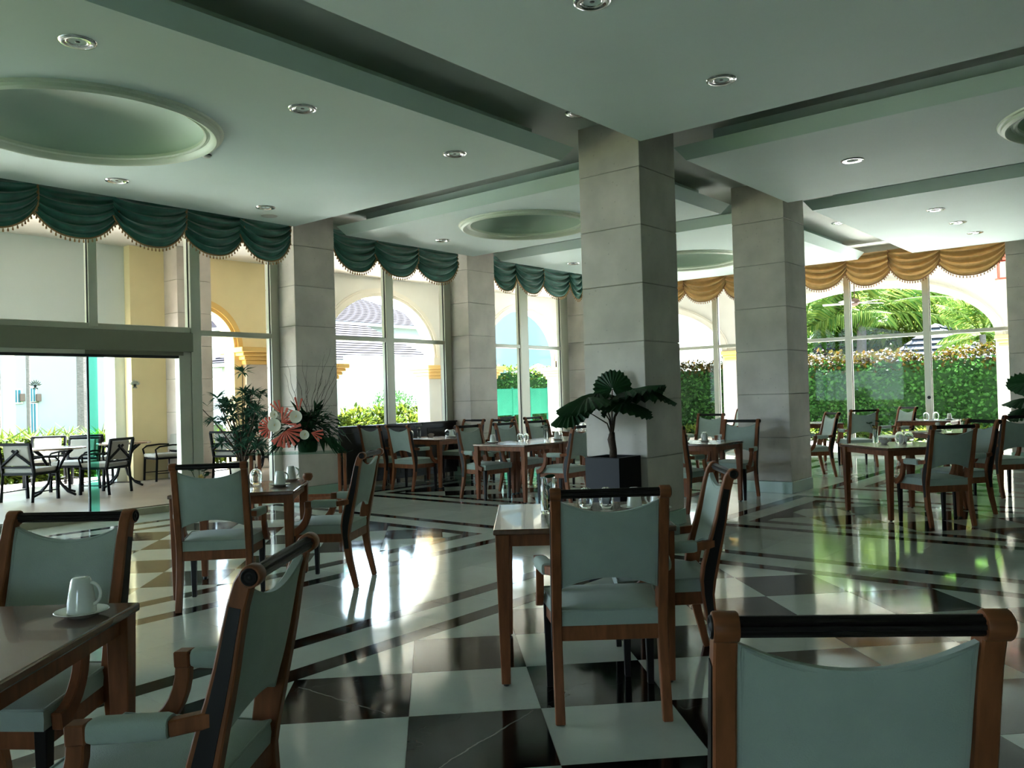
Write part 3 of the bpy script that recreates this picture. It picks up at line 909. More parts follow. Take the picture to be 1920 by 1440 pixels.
def make_chair(arms=True):
    t = empty('armchair' if arms else 'dining_chair', cat='chair')
    for s in (-1, 1):
        m = MB(); L, R = strip(STILE); add_strip(m, L, R, s * .212, s * .255)
        st_ = m.build('stile', M['wood'], t, smooth=35, bevel=.004)
        m = MB(); L, R = strip(STILE, .62, (.28, .97)); add_strip(m, L, R, s * .253, s * .2575)
        m.build('inlay', M['ebony'], st_)
        m = MB(); L, R = strip(STILE, .5, (0, .2)); 
        m = MB().lathe([(.0005, 0), (.026, 0), (.028, .003), (.028, .043), (.026, .046), (.0005, .046)], n=20)
        kn = m.build('scroll', M['wood'], t, smooth=40)
        kn.matrix_local = Matrix.Translation((s * .2345 - .023, -.356, 1.005)) @ Matrix.Rotation(PI / 2, 4, 'Y')
        m = MB().lathe([(.0005, .003), (.006, .004), (.008, .001), (.015, .001), (.017, .004), (.020, .004), (.022, 0)], n=20)
        kc = m.build('scroll_cap', M['ebony'], kn, smooth=True)
        kc.matrix_local = Matrix.Translation((0, 0, .046)) if s > 0 else Matrix.Translation((0, 0, -.001)) @ Matrix.Rotation(PI, 4, 'X')
        # front leg
        m = MB(); w0, w1 = .015, .022
        v = [(s * .248 + a * w, .205 + b * w, z) for z, w in ((0, w0), (.41, w1)) for a, b in ((-1, -1), (1, -1), (1, 1), (-1, 1))]
        m.add(v, [(3, 2, 1, 0), (4, 5, 6, 7), (0, 1, 5, 4), (1, 2, 6, 5), (2, 3, 7, 6), (3, 0, 4, 7)])
        m.build('front_leg', M['ebony'], t, bevel=.003)
        if not arms: continue
        # armrest: rear bar, front block, curved support
        m = MB()
        def bar(p, q, w, h, mm):
            p, q = Vector(p), Vector(q); d = (q - p).normalized(); sd = d.cross(Vector((0, 0, 1))).normalized(); up = sd.cross(d)
            v = [c + sd * w * .5 * a + up * h * .5 * b for c in (p, q) for a, b in ((-1, -1), (1, -1), (1, 1), (-1, 1))]
            mm.add(v, [(3, 2, 1, 0), (4, 5, 6, 7), (0, 1, 5, 4), (1, 2, 6, 5), (2, 3, 7, 6), (3, 0, 4, 7)])
        bar((s * .236, -.262, .660), (s * .262, -.15, .644), .036, .040, m)
        bar((s * .262, -.15, .644), (s * .288, .045, .644), .034, .034, m)
        bar((s * .288, .035, .645), (s * .292, .085, .643), .052, .050, m)
        pts = [(.062 + .145 * (1 - math.cos(a)), .622 - .195 * math.sin(a)) for a in [k * PI / 2 / 8 for k in range(9)]]
        Ls = [(y, z, .046 + .012 * k / 8) for k, (y, z) in enumerate(pts)]
        L, R = strip(Ls); n = len(L); x0, x1 = s * .272, s * .308
        add_strip(m, L, R, x0, x1)
        ar = m.build('armrest', M['wood'], t, smooth=35, bevel=.004)
        m = MB()
        def pad(u, v):
            y = -.155 + .185 * v; a = 2 * PI * u
            r = 1 if 0.04 < v < .96 else .86
            e = .62
            ca, sa = math.cos(a), math.sin(a)
            xx = s * (.262 + .026 * v) + .034 * r * math.copysign(abs(ca) ** e, ca)
            zz = .648 + .030 * r * math.copysign(abs(sa) ** e, sa)
            return (xx, y, zz)
        m.grid(pad, 20, 12)
        for vv in (0, 1):
            m.add([pad(k / 20, vv) for k in range(20)], [tuple(range(20))])
        m.build('arm_pad', M['fabric'], ar, smooth=50)
    # fluted top rail
    m = MB(); n = 32; v = []; x0, x1 = -.236, .236
    for x in (x0, x1):
        for k in range(n):
            r = .0195 if k % 4 in (0, 1, 3) else .0155
            a = 2 * PI * k / n
            v.append((x, -.356 + r * math.cos(a), 1.005 + r * math.sin(a)))
    m.add(v, [(k, (k + 1) % n, n + (k + 1) % n, n + k) for k in range(n)])
    m.build('top_rail', M['ebony'], t, smooth=30)
    # seat frame
    m = MB()
    P = [(-.215, -.235), (.215, -.235), (.262, .225), (-.262, .225)]
    Q = [(-.185, -.20), (.185, -.20), (.225, .19), (-.225, .19)]
    z0, z1 = .345, .412
    v = [(a, b, z) for z in (z0, z1) for a, b in P + Q]
    fs = []
    for i in range(4):
        j = (i + 1) % 4
        fs += [(i, j, 8 + j, 8 + i), (4 + j, 4 + i, 12 + i, 12 + j), (i, 4 + i, 4 + j, j), (8 + i, 8 + j, 12 + j, 12 + i)]
    m.add(v, fs); m.build('seat_frame', M['wood'], t, bevel=.004)
    # seat cushion
    m = MB()
    def hw(y): return .212 + .058 * (y + .235) / .47
    def top(u, v):
        y = -.232 + .474 * v; x = (2 * u - 1) * hw(y)
        ex, ey = abs(2 * u - 1), abs(2 * v - 1)
        return (x, y, .478 + .026 * (1 - ex ** 4) * (1 - ey ** 4))
    m.grid(top, 14, 14)
    rim = [top(k / 14, 0) for k in range(14)] + [top(1, k / 14) for k in range(14)] + [top(1 - k / 14, 1) for k in range(14)] + [top(0, 1 - k / 14) for k in range(14)]
    n = len(rim)
    low = [(x * 1.0, y, .410) for x, y, z in rim]
    mid = [(x * 1.018, y * 1.018, .445) for x, y, z in rim]
    m.add(rim + mid + low, [(i, n + i, n + (i + 1) % n, (i + 1) % n) for i in range(n)] + [(n + i, 2 * n + i, 2 * n + (i + 1) % n, n + (i + 1) % n) for i in range(n)] + [tuple(range(2 * n, 3 * n))])
    cu = m.build('seat_cushion', M['fabric'], t, smooth=60)
    MB().tube([(x * 1.008, y * 1.008, z) for x, y, z in rim + rim[:1]], .0055, 6, cap=False).build('piping', M['piping'], cu, smooth=True)
    # upholstered back
    m = MB()
    def bp(u, v, side):
        x = (2 * u - 1) * .211
        k = 1 - (2 * u - 1) ** 2
        zb, zt = .578 + .05 * k, .972 - .052 * k
        z = zb + (zt - zb) * v
        ey = abs(2 * v - 1); ex = abs(2 * u - 1)
        th = .010 + .013 * (1 - ex ** 6) * (1 - ey ** 6)
        return (x, stile_y(min(z, 1.0)) + side * th - .004 + (.018 * k * v * 0 - .012 * k), z)
    nu, nv = 18, 14
    m.grid(lambda u, v: bp(u, v, 1), nu, nv, flip=True)
    m.grid(lambda u, v: bp(u, v, -1), nu, nv)
    path = [(k / nu, 0) for k in range(nu)] + [(1, k / nv) for k in range(nv)] + [(1 - k / nu, 1) for k in range(nu)] + [(0, 1 - k / nv) for k in range(nv)]
    A = [bp(u, v, 1) for u, v in path]; B = [bp(u, v, -1) for u, v in path]; n = len(path)
    m.add(A + B, [(i, (i + 1) % n, n + (i + 1) % n, n + i) for i in range(n)])
    bk = m.build('backrest', M['fabric'], t, smooth=60)
    m = MB()
    for ring_ in (A, B):
        ins = [Vector(p) for p in ring_]
        c = sum(ins, Vector()) / len(ins)
        m.tube([p + (c - p).normalized() * .012 for p in ins + ins[:1]], .0045, 6, cap=False)
    m.build('piping', M['piping'], bk, smooth=True)
    return t
chair0 = make_chair()
used = [False]
def put_chair(x, y, fwd, label, group=None):
    """x,y: point between the legs; fwd: facing angle in degrees from +x"""
    rz = math.radians(fwd) - PI / 2
    if not used[0]:
        used[0] = True
        chair0.location = (x, y, 0); chair0.rotation_euler = (0, 0, rz); chair0['label'] = label
        if group: chair0['group'] = group
        return chair0
    return copy_tree(chair0, (x, y, 0), rz, label, group)
def chair_by_rail(mx, my, fwd, label, group=None):
    a = math.radians(fwd)
    return put_chair(mx + .356 * math.cos(a), my + .356 * math.sin(a), fwd, label, group)
def chair_by_rear(mx, my, fwd, label, group=None):
    a = math.radians(fwd)
    return put_chair(mx + .285 * math.cos(a), my + .285 * math.sin(a), fwd, label, group)
G1 = 'mint armchairs around the dining tables'
chair_by_rear(3.08, 2.02, 40.6, 'mint upholstered armchair with its back to the open floor at the tall vase table', G1)
chair_by_rail(4.18, 2.005, 127.5, 'mint armchair pulled up sideways at the table with the tall glass vase', G1)
chair_by_rail(3.10, 5.27, 46.5, 'mint armchair at the table by the sliding glass door, facing the flower console', G1)
chair_by_rear(4.375, 5.165, 122, 'mint armchair turned sideways at the table by the sliding glass door, legs on bright reflection', G1)
chair_by_rail(1.375, 1.965, 126.5, 'mint armchair with scrolled rail drawn up beside the single upturned cup table', G1)
chair_by_rail(1.43, 3.425, 215, 'mint armchair tucked under the table with the single upturned cup', G1)
sc_ = make_chair(False)
_a = math.radians(35.5)
sc_.location = (1.54 + .356 * math.cos(_a), .488 + .356 * math.sin(_a), 0); sc_.rotation_euler = (0, 0, _a - PI / 2)
tag(sc_, 'armless mint dining chair standing away from any table, its back turned to the room', 'chair')
# window tables
chair_by_rear(8.98, 9.69, 0, 'mint armchair at the low dark window panel, its back to the flower console', G1)
put_chair(9.24, 10.33, 0, 'mint armchair squeezed between the dark window panel and another chair', G1)
put_chair(10.95, 10.25, 180, 'mint armchair at the window table against the stone wall column', G1)
put_chair(10.98, 9.60, 180, 'mint armchair on the inner side of the window table beside the wall column', G1)
put_chair(8.98, 7.93, 268, 'mint armchair at the octagonal looking corner of the long blue-lit table', G1)
put_chair(9.85, 7.95, 270, 'mint armchair behind the paired upturned glasses on the blue-lit table', G1)
put_chair(10.68, 8.02, 262, 'mint armchair partly hidden behind the fan palm leaves', G1)
put_chair(9.02, 6.62, 92, 'mint armchair between the blue-lit table and the black planter column', G1)
put_chair(12.62, 10.25, 268, 'mint armchair against the glass in front of the teal garden screen', G1)
put_chair(12.45, 9.45, 268, 'mint armchair below the teal garden screen, one row in from the glass', G1)
# between the two inner columns
put_chair(10.46, 4.88, 182, 'mint armchair standing against the side of the inner column at the bread bowl table', G1)
put_chair(9.10, 4.92, 0, 'mint armchair half hidden by the planter column at the bread bowl table', G1)
put_chair(13.25, 6.72, 180, 'mint armchair at the hedge side behind the bread bowl table', G1)
put_chair(16.75, 7.95, 130, 'mint armchair turned askew near the verandah column', G1)
# hedge side
chair_by_rear(9.277, 1.989, 48, 'mint armchair with its back to the room at the table of upturned tumblers', G1)
put_chair(10.34, 2.17, 138, 'mint armchair seen side-on beyond the table of upturned tumblers', G1)
put_chair(12.20, 2.02, 48, 'mint armchair beneath the second fan palm by the hedge window', G1)
put_chair(15.62, 4.88, 40, 'mint armchair with its back to the room near the hedge window mullion', G1)
put_chair(13.58, 4.95, 132, 'mint armchair side-on next to the second inner column, pale back catching daylight', G1)
put_chair(16.62, 4.55, 140, 'mint armchair side-on just in front of the hedge window', G1)

# ================================================================== TABLES
def make_table(sx, sy, loc, rz, label, group='wooden dining tables'):
    t = empty('dining_table', loc, rz, label, 'table', group)
    hx, hy = sx / 2, sy / 2
    MB().box(-hx, hx, -hy, hy, T_H - .028, T_H).build('tabletop', M['wood_dark'], t, bevel=.006, seg=2)
    m = MB(); a, b = hx - .035, hy - .035
    for x0, x1, y0, y1 in ((-a, a, -b, -b + .022), (-a, a, b - .022, b), (-a, -a + .022, -b, b), (a - .022, a, -b, b)):
        m.box(x0, x1, y0, y1, T_H - .088, T_H - .026)
    m.build('apron', M['wood'], t)
    for s in (-1, 1):
        for q in (-1, 1):
            m = MB(); cx, cy_ = s * (hx - .045), q * (hy - .045)
            v = [(cx + i * w - s * (0.035 - w) * 0, cy_ + j * w, z) for z, w in ((.012, .022), (.55, .032), (T_H - .028, .035)) for i, j in ((-1, -1), (1, -1), (1, 1), (-1, 1))]
            fs = [(3, 2, 1, 0), (8, 9, 10, 11)]
            for lv in (0, 4):
                fs += [(lv + k, lv + (k + 1) % 4, lv + 4 + (k + 1) % 4, lv + 4 + k) for k in range(4)]
            m.add(v, fs)
            lg = m.build('leg', M['wood'], t, bevel=.003)
            MB().lathe([(.0005, 0), (.012, 0), (.014, .004), (.014, .013), (.0005, .013)], (cx, cy_, 0), 10).build('glide', M['gasket'], lg)
    return t
def on(t, u, v, z=T_H):
    """a point on table t in its own axes"""
    a = t.rotation_euler.z; x, y, _ = t.location
    return (x + u * math.cos(a) - v * math.sin(a), y + u * math.sin(a) + v * math.cos(a), z)
def corner_table(px_, py_, ang, w, d, label, **k):
    """table by its corner: edge w runs along ang+90, depth d along ang"""
    a = math.radians(ang)
    c = Vector((px_, py_)) + Vector((math.cos(a), math.sin(a))) * d / 2 + Vector((-math.sin(a), math.cos(a))) * w / 2
    return make_table(d, w, (c.x, c.y, 0), a, label, **k)
tb1 = corner_table(3.675, 2.015, 38.8, .90, .96, 'wooden dining table with tall glass vase and paired glasses before the planter column')
tb0 = corner_table(1.37 - .76 * .9, 2.77 - .65 * .9, 40.5, .90, .90, 'wooden dining table carrying a single white upturned cup')
tb2 = corner_table(3.742, 5.20, 46.0, .90, .90, 'wooden dining table by the sliding door with two white cups')
tbl = make_table(.95, 1.22, (9.93, 9.93, 0), 0, 'wooden dining table along the low dark window panel')
tbm = make_table(.86, .92, (9.08, 7.42, 0), 0, 'wooden dining table with sky-blue sheen and pair of upturned glasses')
tbm2 = make_table(.86, .92, (9.95, 7.42, 0), 0, 'wooden dining table joined on behind the sky-blue sheen table, vase on it')
tbn = make_table(.9, .9, (12.55, 8.65, 0), 0, 'wooden dining table in the corner beneath the teal garden screen')
tbr = make_table(.78, .86, (9.82, 5.03, 0), 0, 'wooden dining table with bread bowl between the two inner columns')
tbq = make_table(.90, .90, (9.93, 2.64, 0), math.radians(49), 'wooden dining table with two upturned tumblers near the hedge window')
tbb = make_table(.90, .90, (12.95, 2.75, 0), math.radians(49), 'wooden dining table behind the tumbler table near the second fan palm')
tbf = make_table(.85, .92, (17.0, 4.0, 0), 0, 'wooden dining table standing right at the hedge window')
tbe = make_table(.9, .9, (15.75, 5.75, 0), math.radians(40), 'wooden dining table between hedge window chairs and the second inner column')

# ================================================================== TABLEWARE
cup_me = None
def make_cup(loc, rz, label, group='white cups turned over on saucers'):
    o = empty('coffee_cup', loc, rz, label, 'cup', group)
    MB().lathe([(.0005, .112), (.024, .112), (.027, .109), (.031, .10), (.036, .07), (.042, .03), (.043, .004), (.040, .002), (.039, .004), (.032, .07), (.022, .102), (.0005, .104)], (0, 0, .012), 28).build('body', M['porcelain'], o, smooth=50)
    MB().tube([(.033 + .03 * math.sin(a) * 1.0, 0, .012 + .062 - .034 * math.cos(a)) for a in [PI * k / 12 for k in range(13)]], .0055, 8).build('handle', M['porcelain'], o, smooth=True)
    return o
def make_saucer(loc, label, group='white saucers under the upturned cups'):
    m = MB().lathe([(.0005, .004), (.035, .004), (.04, .0), (.045, .002), (.076, .016), (.08, .018), (.078, .020), (.045, .009), (.0005, .009)], n=36)
    o = m.build('saucer', M['porcelain'], None, smooth=50)
    o.location = loc
    return tag(o, label, 'saucer', group)
def cup_set(t, u, v, rz, where):
    p = on(t, u, v)
    make_saucer(p, 'white saucer under the upturned cup ' + where)
    make_cup((p[0], p[1], p[2] - .003), rz, 'white cup turned over on its saucer ' + where)
glass0 = MB().lathe([(.030, 0), (.034, .001), (.041, .03), (.044, .055), (.041, .085), (.030, .108), (.014, .118), (.0005, .120), (.0005, .113), (.012, .111), (.028, .101), (.038, .08), (.041, .055), (.038, .03), (.031, .003)], n=28).mesh('wine_glass', M['crystal'], True)
def put_glass(t, u, v, label, sc=1.0):
    o = link('wine_glass', glass0)
    o.location = on(t, u, v, T_H + .0005); o.scale = (sc, sc, sc)
    return tag(o, label, 'glass', 'stemless glasses turned over on the tables')
def leaf_round(m, p, d, r, mi=0):
    """a round leaf"""
    p, d = Vector(p), Vector(d).normalized()
    s = d.cross(Vector((0, 0, 1)))
    s = s.normalized() if s.length > 1e-4 else Vector((1, 0, 0))
    n = s.cross(d)
    k = 9
    v = [p + d * r] + [p + d * r + (d * math.cos(2 * PI * i / k) + s * math.sin(2 * PI * i / k)) * r - n * r * .15 for i in range(k)]
    m.add(v, [(0, 1 + i, 1 + (i + 1) % k) for i in range(k)], mi)
def bud_vase(t, u, v, label, flower='yellow_petal', h=.13):
    o = empty('bud_vase', on(t, u, v), random.uniform(0, 6), label, 'vase', 'small glass vases with sprigs')
    MB().lathe([(.0005, .003), (.028, .003), (.03, .01), (.03, h), (.027, h), (.027, .012), (.0005, .010)], n=20).build('glass', M['crystal'], o, smooth=40)
    m = MB(); mf = MB(); rnd = random.Random(sum(map(ord, label)))
    for k in range(5):
        a = rnd.uniform(0, 6.28); q = (math.cos(a) * .06, math.sin(a) * .06, h + rnd.uniform(.03, .11))
        m.tube([(0, 0, .015), (q[0] * .35, q[1] * .35, h * .9), q], .002, 5)
        for j in range(4):
            b = rnd.uniform(0, 6.28)
            leaf_round(m, q, (math.cos(b), math.sin(b), rnd.uniform(-.3, .6)), rnd.uniform(.014, .024))
    for k in range(16):
        a = k * 2.4; e = .3 + k / 16
        d = Vector((math.cos(a) * e, math.sin(a) * e, 1.2 - e))
        mf.leaf(Vector((0.01, 0, h + .012)), d, (0, 0, 1), .036, .03, bend=-.2)
    m.build('sprig', M['leaf_dark'], o); mf.build('blossom', M[flower], o, smooth=True)
    return o
def bowl(t, u, v, label, filled=True):
    o = empty('sugar_bowl', on(t, u, v), 0, label, 'bowl', 'white bowls with sachets')
    MB().lathe([(.0005, .002), (.028, .002), (.032, .006), (.05, .03), (.06, .052), (.057, .052), (.046, .03), (.028, .01), (.0005, .009)], n=28).build('body', M['porcelain'], o, smooth=50)
    if filled:
        m = MB(); rnd = random.Random(3)
        for k in range(9):
            Mx = Matrix.Translation((rnd.uniform(-.02, .02), rnd.uniform(-.02, .02), .045)) @ Matrix.Rotation(rnd.uniform(0, 6), 4, 'Z') @ Matrix.Rotation(rnd.uniform(.3, 1.1), 4, 'X')
            m.box(-.016, .016, -.002, .002, -.02, .03, M=Mx)
        m.build('sachets', M['cream_trim'], o)
    return o
# single cup table
def uv_of(t, x, y):
    a = t.rotation_euler.z; dx, dy = x - t.location.x, y - t.location.y
    return dx * math.cos(a) + dy * math.sin(a), -dx * math.sin(a) + dy * math.cos(a)
cup_set(tb0, *uv_of(tb0, 1.17, 2.745), math.radians(-55), 'alone on the bare table corner')
# tall vase table
u_, v_ = uv_of(tb1, 3.70, 2.82)
o = empty('cylinder_vase', on(tb1, u_, v_), 0, 'tall clear cylinder vase with a leafy stem inside on the dining table', 'vase')
MB().lathe([(.0005, .004), (.040, .004), (.042, .012), (.042, .20), (.039, .20), (.039, .02), (.0005, .018)], n=28).build('glass', M['crystal'], o, smooth=40)
m = MB()
m.tube([(0, .005, .02), (.006, 0, .10), (-.004, .006, .185)], .003, 6)
for k in range(9):
    a = k * 2.2
    m.leaf((0, 0, .03 + .016 * k), (math.cos(a), math.sin(a), .9), (0, 0, 1), .06, .032)
leaf_round(m, (0, 0, .2), (1, .2, .3), .03); leaf_round(m, (0, 0, .195), (-1, .4, .2), .024)
m.build('stem', M['leaf_dark'], o)
for x, y in ((3.985, 2.765), (4.045, 2.665)):
    put_glass(tb1, *uv_of(tb1, x, y), 'clear stemless glass turned over on the table with the tall vase')
cup_set(tb1, *uv_of(tb1, 4.08, 2.50), .4, 'on the table with the tall vase, planter behind')
cup_set(tb1, *uv_of(tb1, 4.09, 2.36), 2.2, 'at the far corner of the tall vase table')
# table by the sliding door
cup_set(tb2, *uv_of(tb2, 3.90, 5.60), -.6, 'at the edge of the sliding door table')
cup_set(tb2, *uv_of(tb2, 4.22, 5.90), -.6, 'at the back of the sliding door table')
put_glass(tb2, *uv_of(tb2, 3.86, 5.86), 'clear stemless glass turned over beside cups on the sliding door table', 1.1)
u_, v_ = uv_of(tb2, 4.27, 5.74)
o = MB().lathe([(.0005, .002), (.022, .002), (.03, .01), (.042, .035), (.036, .062), (.030, .064), (.034, .036), (.022, .012), (.0005, .01)], n=24).build('wooden_pot', M['wood'], None, smooth=40)
o.location = on(tb2, u_, v_); tag(o, 'small dark wooden pot at the corner of the sliding door table', 'pot')
bud_vase(tb2, -.2, .28, 'small vase with a yellow blossom on the sliding door table', h=.08)
# window table
bud_vase(tbl, -.05, .28, 'small vase with a pale bud on the table by the dark window panel', 'white_petal')
bowl(tbl, .05, .10, 'small bowl of sachets on the table by the dark window panel')
cup_set(tbl, .18, -.25, .5, 'on the table by the dark window panel')
for u, v in ((.36, .02), (.40, -.08), (-.1, .42)):
    put_glass(tbl, u, v, 'clear stemless glass turned over on the table by the dark window panel')
# blue-lit tables
cup_set(tbm, -.12, .36, 1.2, 'on the sky-blue sheen table')
for u, v in ((.32, .22), (.30, .10)):
    put_glass(tbm, u, v, 'clear stemless glass turned over on the sky-blue sheen table')
bud_vase(tbm2, -.10, .10, 'small vase with round leaves behind the paired glasses', 'white_petal')
cup_set(tbm2, -.12, -.12, .3, 'on the joined table behind the paired glasses')
put_glass(tbm2, .06, -.04, 'clear stemless glass turned over on the joined table')
for u, v in ((-.1, .1), (.1, .0), (.2, .2)):
    put_glass(tbn, u, v, 'clear stemless glass turned over on the corner table', 1.1)
cup_set(tbn, 0, -.2, .3, 'on the corner table under the fan palm leaves')
# bread bowl table
bowl(tbr, -.02, .18, 'white bowl of bread and sachets on the table between the columns')
cup_set(tbr, .12, -.02, 2.8, 'on the bread bowl table')
put_glass(tbr, .20, .02, 'clear stemless glass turned over on the bread bowl table')
o = empty('salt_shaker', on(tbr, .16, -.22), 0, 'small white salt and pepper tray on the bread bowl table', 'shaker')
MB().box(-.05, .05, -.03, .03, 0, .022).build('tray', M['porcelain'], o, bevel=.004)
MB().lathe([(.0005, .022), (.014, .022), (.015, .03), (.011, .055), (.012, .064), (.006, .072), (.0005, .073)], (-.02, 0, 0), 14).build('body', M['porcelain'], o, smooth=40)
bud_vase(tbr, -.22, .25, 'small vase with dark leaves on the bread bowl table', 'yellow_petal')
# tumbler table
bud_vase(tbq, .30, .10, 'small vase with dark leaves and yellow blossom on the tumbler table', 'yellow_petal', .16)
bowl(tbq, .20, .06, 'white bowl on the table with two upturned tumblers')
for u, v in ((.12, -.08), (.10, -.18)):
    put_glass(tbq, u, v, 'clear stemless glass turned over on the tumbler table', 1.15)
cup_set(tbq, .28, -.22, 2.0, 'on the tumbler table')
bud_vase(tbb, -.1, -.1, 'small vase with yellow blossom on the table below the second fan palm')
put_glass(tbb, -.2, .2, 'clear stemless glass turned over below the second fan palm', 1.1)
cup_set(tbb, .1, .15, .2, 'under the second fan palm')
cup_set(tbf, .05, .28, .2, 'by the hedge window mullion')
cup_set(tbf, .0, -.35, .2, 'at the hedge window, off the mullion')
put_glass(tbf, -.1, .02, 'clear stemless glass turned over at the hedge window', 1.2)
put_glass(tbf, .1, -.1, 'clear stemless glass turned over at the hedge window', 1.2)
cup_set(tbe, -.2, -.2, .2, 'on the table beside the second inner column')
bud_vase(tbe, .1, .3, 'small vase with yellow blossom beside the second inner column')

# ================================================================== SWAG VALANCES
def swag(par, P0, P1, zt, drop, side0, side1, off, nrm, mcl, mfr, seed, tassel=.020, folds=4.6):
    rnd = random.Random(seed); ph = rnd.uniform(0, 6)
    P0, P1, N = Vector(P0), Vector(P1), Vector(nrm)
    W = (P1 - P0).length; T = (P1 - P0).normalized()
    def bot(u):
        s = side0 + (side1 - side0) * u
        return s + (drop - s) * (1 - abs(2 * u - 1) ** 2.3) ** .85
    def pt(u, v):
        z = zt - bot(u) * v ** .92
        w = math.sin(PI * u)
        amp = .050 * (.35 + .65 * w) * (1 - .75 * max(0, (v - .72) / .28))
        d = amp * math.sin(2 * PI * folds * v + ph + .6 * math.sin(3 * u + seed)) + .012 * math.sin(2 * PI * folds * 2.3 * v + 4 * u) * w
        d += off + .05 * w * v
        uu = u + .018 * math.sin(7 * v + ph) * w
        q = P0 + T * (uu * W) + N * d
        return (q.x, q.y, z)
    m = MB().grid(pt, 30, 48)
    o = m.build('swag', mcl, par, smooth=True)
    edge = [Vector(pt(k / 60, 1)) for k in range(61)]
    side = [Vector(pt(1, 1 - k / 10)) for k in range(1, 11)]
    f = MB().tube(edge + side, .011, 5)
    acc = 0; last = edge[0]
    for p in edge[1:] + side:
        acc += (p - last).length; last = p
        if acc > .044:
            acc = 0
            q = p + N * .004
            f.lathe([(.004, -.012), (.006, -.02), (tassel * .5, -.03), (tassel * .55, -.052), (.003, -.054)], (q.x, q.y, q.z), 6)
            f.tube([q, q + Vector((0, 0, -.022))], .002, 3, cap=False)
    tag(f.build('fringe', mfr, o), kind='stuff')
def valance(label, pts, mk, zt, drop, nrm, seed, mcl, mfr):
    root = empty('swag_valance', (0, 0, 0), 0, label, 'curtain', 'swagged valances over the windows')
    for k in range(len(pts) - 1):
        a, b = pts[k], pts[k + 1]
        swag(root, mk(a - .04), mk(b + .04), zt, drop, .30, .30, .035 * (k % 2), nrm, mcl, mfr, seed + k)
YC = 10.40
valance('dark green swagged valance with gold tassel fringe above the sliding glass door', [2.1, 3.05, 3.98, 4.93, 5.82, 6.70, 7.46], lambda a: (a, YC, 0), 4.10, .64, (0, -1, 0), 10, M['green_velvet'], M['fringe'])
valance('dark green swagged valance with gold fringe between the two wall columns', [8.36, 9.18, 10.08, 11.10], lambda a: (a, YC, 0), 4.10, .63, (0, -1, 0), 30, M['green_velvet'], M['fringe'])
valance('dark green swagged valance with gold fringe beyond the second wall column', [12.12, 12.80, 13.63, 14.60, 15.0], lambda a: (a, YC, 0), 4.10, .64, (0, -1, 0), 50, M['green_velvet'], M['fringe'])
XC = 17.62
valance('gold satin swagged valance over the wide hedge window', [2.80, 3.88, 4.74, 5.62, 6.55], lambda a: (XC, a, 0), 4.12, .66, (-1, 0, 0), 70, M['gold_satin'], M['fringe_brown'])
valance('gold satin swagged valance glimpsed between the two inner columns', [7.55, 8.28, 9.24, 10.2], lambda a: (XC, a, 0), 4.12, .66, (-1, 0, 0), 90, M['gold_satin'], M['fringe_brown'])

# ================================================================== INDOOR PLANTS
def fan_leaf(par, base, tip_dir, R, droop, mname='fan_leaf', seed=0, spread=300):
    """pleated round fan leaf with a serrated edge; base = end of its stem"""
    rnd = random.Random(seed)
    base, d = Vector(base), Vector(tip_dir).normalized()
    s = d.cross(Vector((0, 0, 1))).normalized()
    n = s.cross(d).normalized()
    K = 44
    rings = [.04, .3, .6, .85, 1.0]
    v = []
    for k in range(K + 1):
        a = math.radians(-spread / 2 + spread * k / K)
        rr = R * (1.0 - .10 * (abs(a) / math.radians(spread / 2)) ** 2) * (1 + .04 * rnd.uniform(-1, 1))
        for j, q in enumerate(rings):
            r = rr * q * (1.05 if (k % 2 and j == 4) else (.965 if j == 4 else 1))
            pl = .022 * R * 2 * q * (1 if k % 2 else -1)
            w = .06 * R * math.sin(3 * a + seed) * q
            p = base + (d * math.cos(a) + s * math.sin(a)) * r + n * (pl + w - droop * R * q * q)
            v.append(p)
    fs = []
    L = len(rings)
    for k in range(K):
        for j in range(L - 1):
            fs.append((k * L + j, k * L + j + 1, (k + 1) * L + j + 1, (k + 1) * L + j))
    return MB().add(v, fs).build('frond', M[mname], par)
def fan_palm(loc, psize, ph, label_pot, label_palm, leaves, trunk_h, grp=None):
    x, y = loc
    h = psize / 2
    pot = empty('planter', (x, y, 0), 0, label_pot, 'planter')
    m = MB()
    P = [(-h, -h), (h, -h), (h, h), (-h, h)]
    t = .025
    Q = [(-h + t, -h + t), (h - t, -h + t), (h - t, h - t), (-h + t, h - t)]
    v = [(a, b, 0) for a, b in P] + [(a, b, ph) for a, b in P] + [(a, b, ph) for a, b in Q] + [(a, b, ph - .06) for a, b in Q]
    m.add(v, [(3, 2, 1, 0)] + [(i, (i + 1) % 4, 4 + (i + 1) % 4, 4 + i) for i in range(4)] + [(4 + i, 4 + (i + 1) % 4, 8 + (i + 1) % 4, 8 + i) for i in range(4)] + [(8 + i, 8 + (i + 1) % 4, 12 + (i + 1) % 4, 12 + i) for i in range(4)])
    m.build('body', M['planter'], pot, bevel=.006, seg=2)
    MB().box(-h + t - .002, h - t + .002, -h + t - .002, h - t + .002, ph - .09, ph - .05).build('soil', M['soil'], pot)
    palm = empty('fan_palm', (x, y, ph - .055), 0, label_palm, 'palm')
    tz = trunk_h
    MB().tube([(0, 0, 0), (.01, 0, tz * .4), (-.005, .01, tz * .75), (0, 0, tz)], [.042, .036, .040, .026], 10).build('trunk', M['bark'], palm, smooth=True)
    for k, (px_, py_, pz, R, dx, dy, dz, dr) in enumerate(leaves):
        e = Vector((px_, py_, pz))
        MB().tube([(0, 0, tz * .8), (e.x * .12, e.y * .12, tz + (e.z - tz) * .35), (e.x * .5, e.y * .5, tz + (e.z - tz) * .75), e], [.011, .008, .006, .005], 6).build('stem', M['bark'], palm, smooth=True)
        fan_leaf(palm, e, (dx, dy, dz), R, dr, seed=k)
    return palm
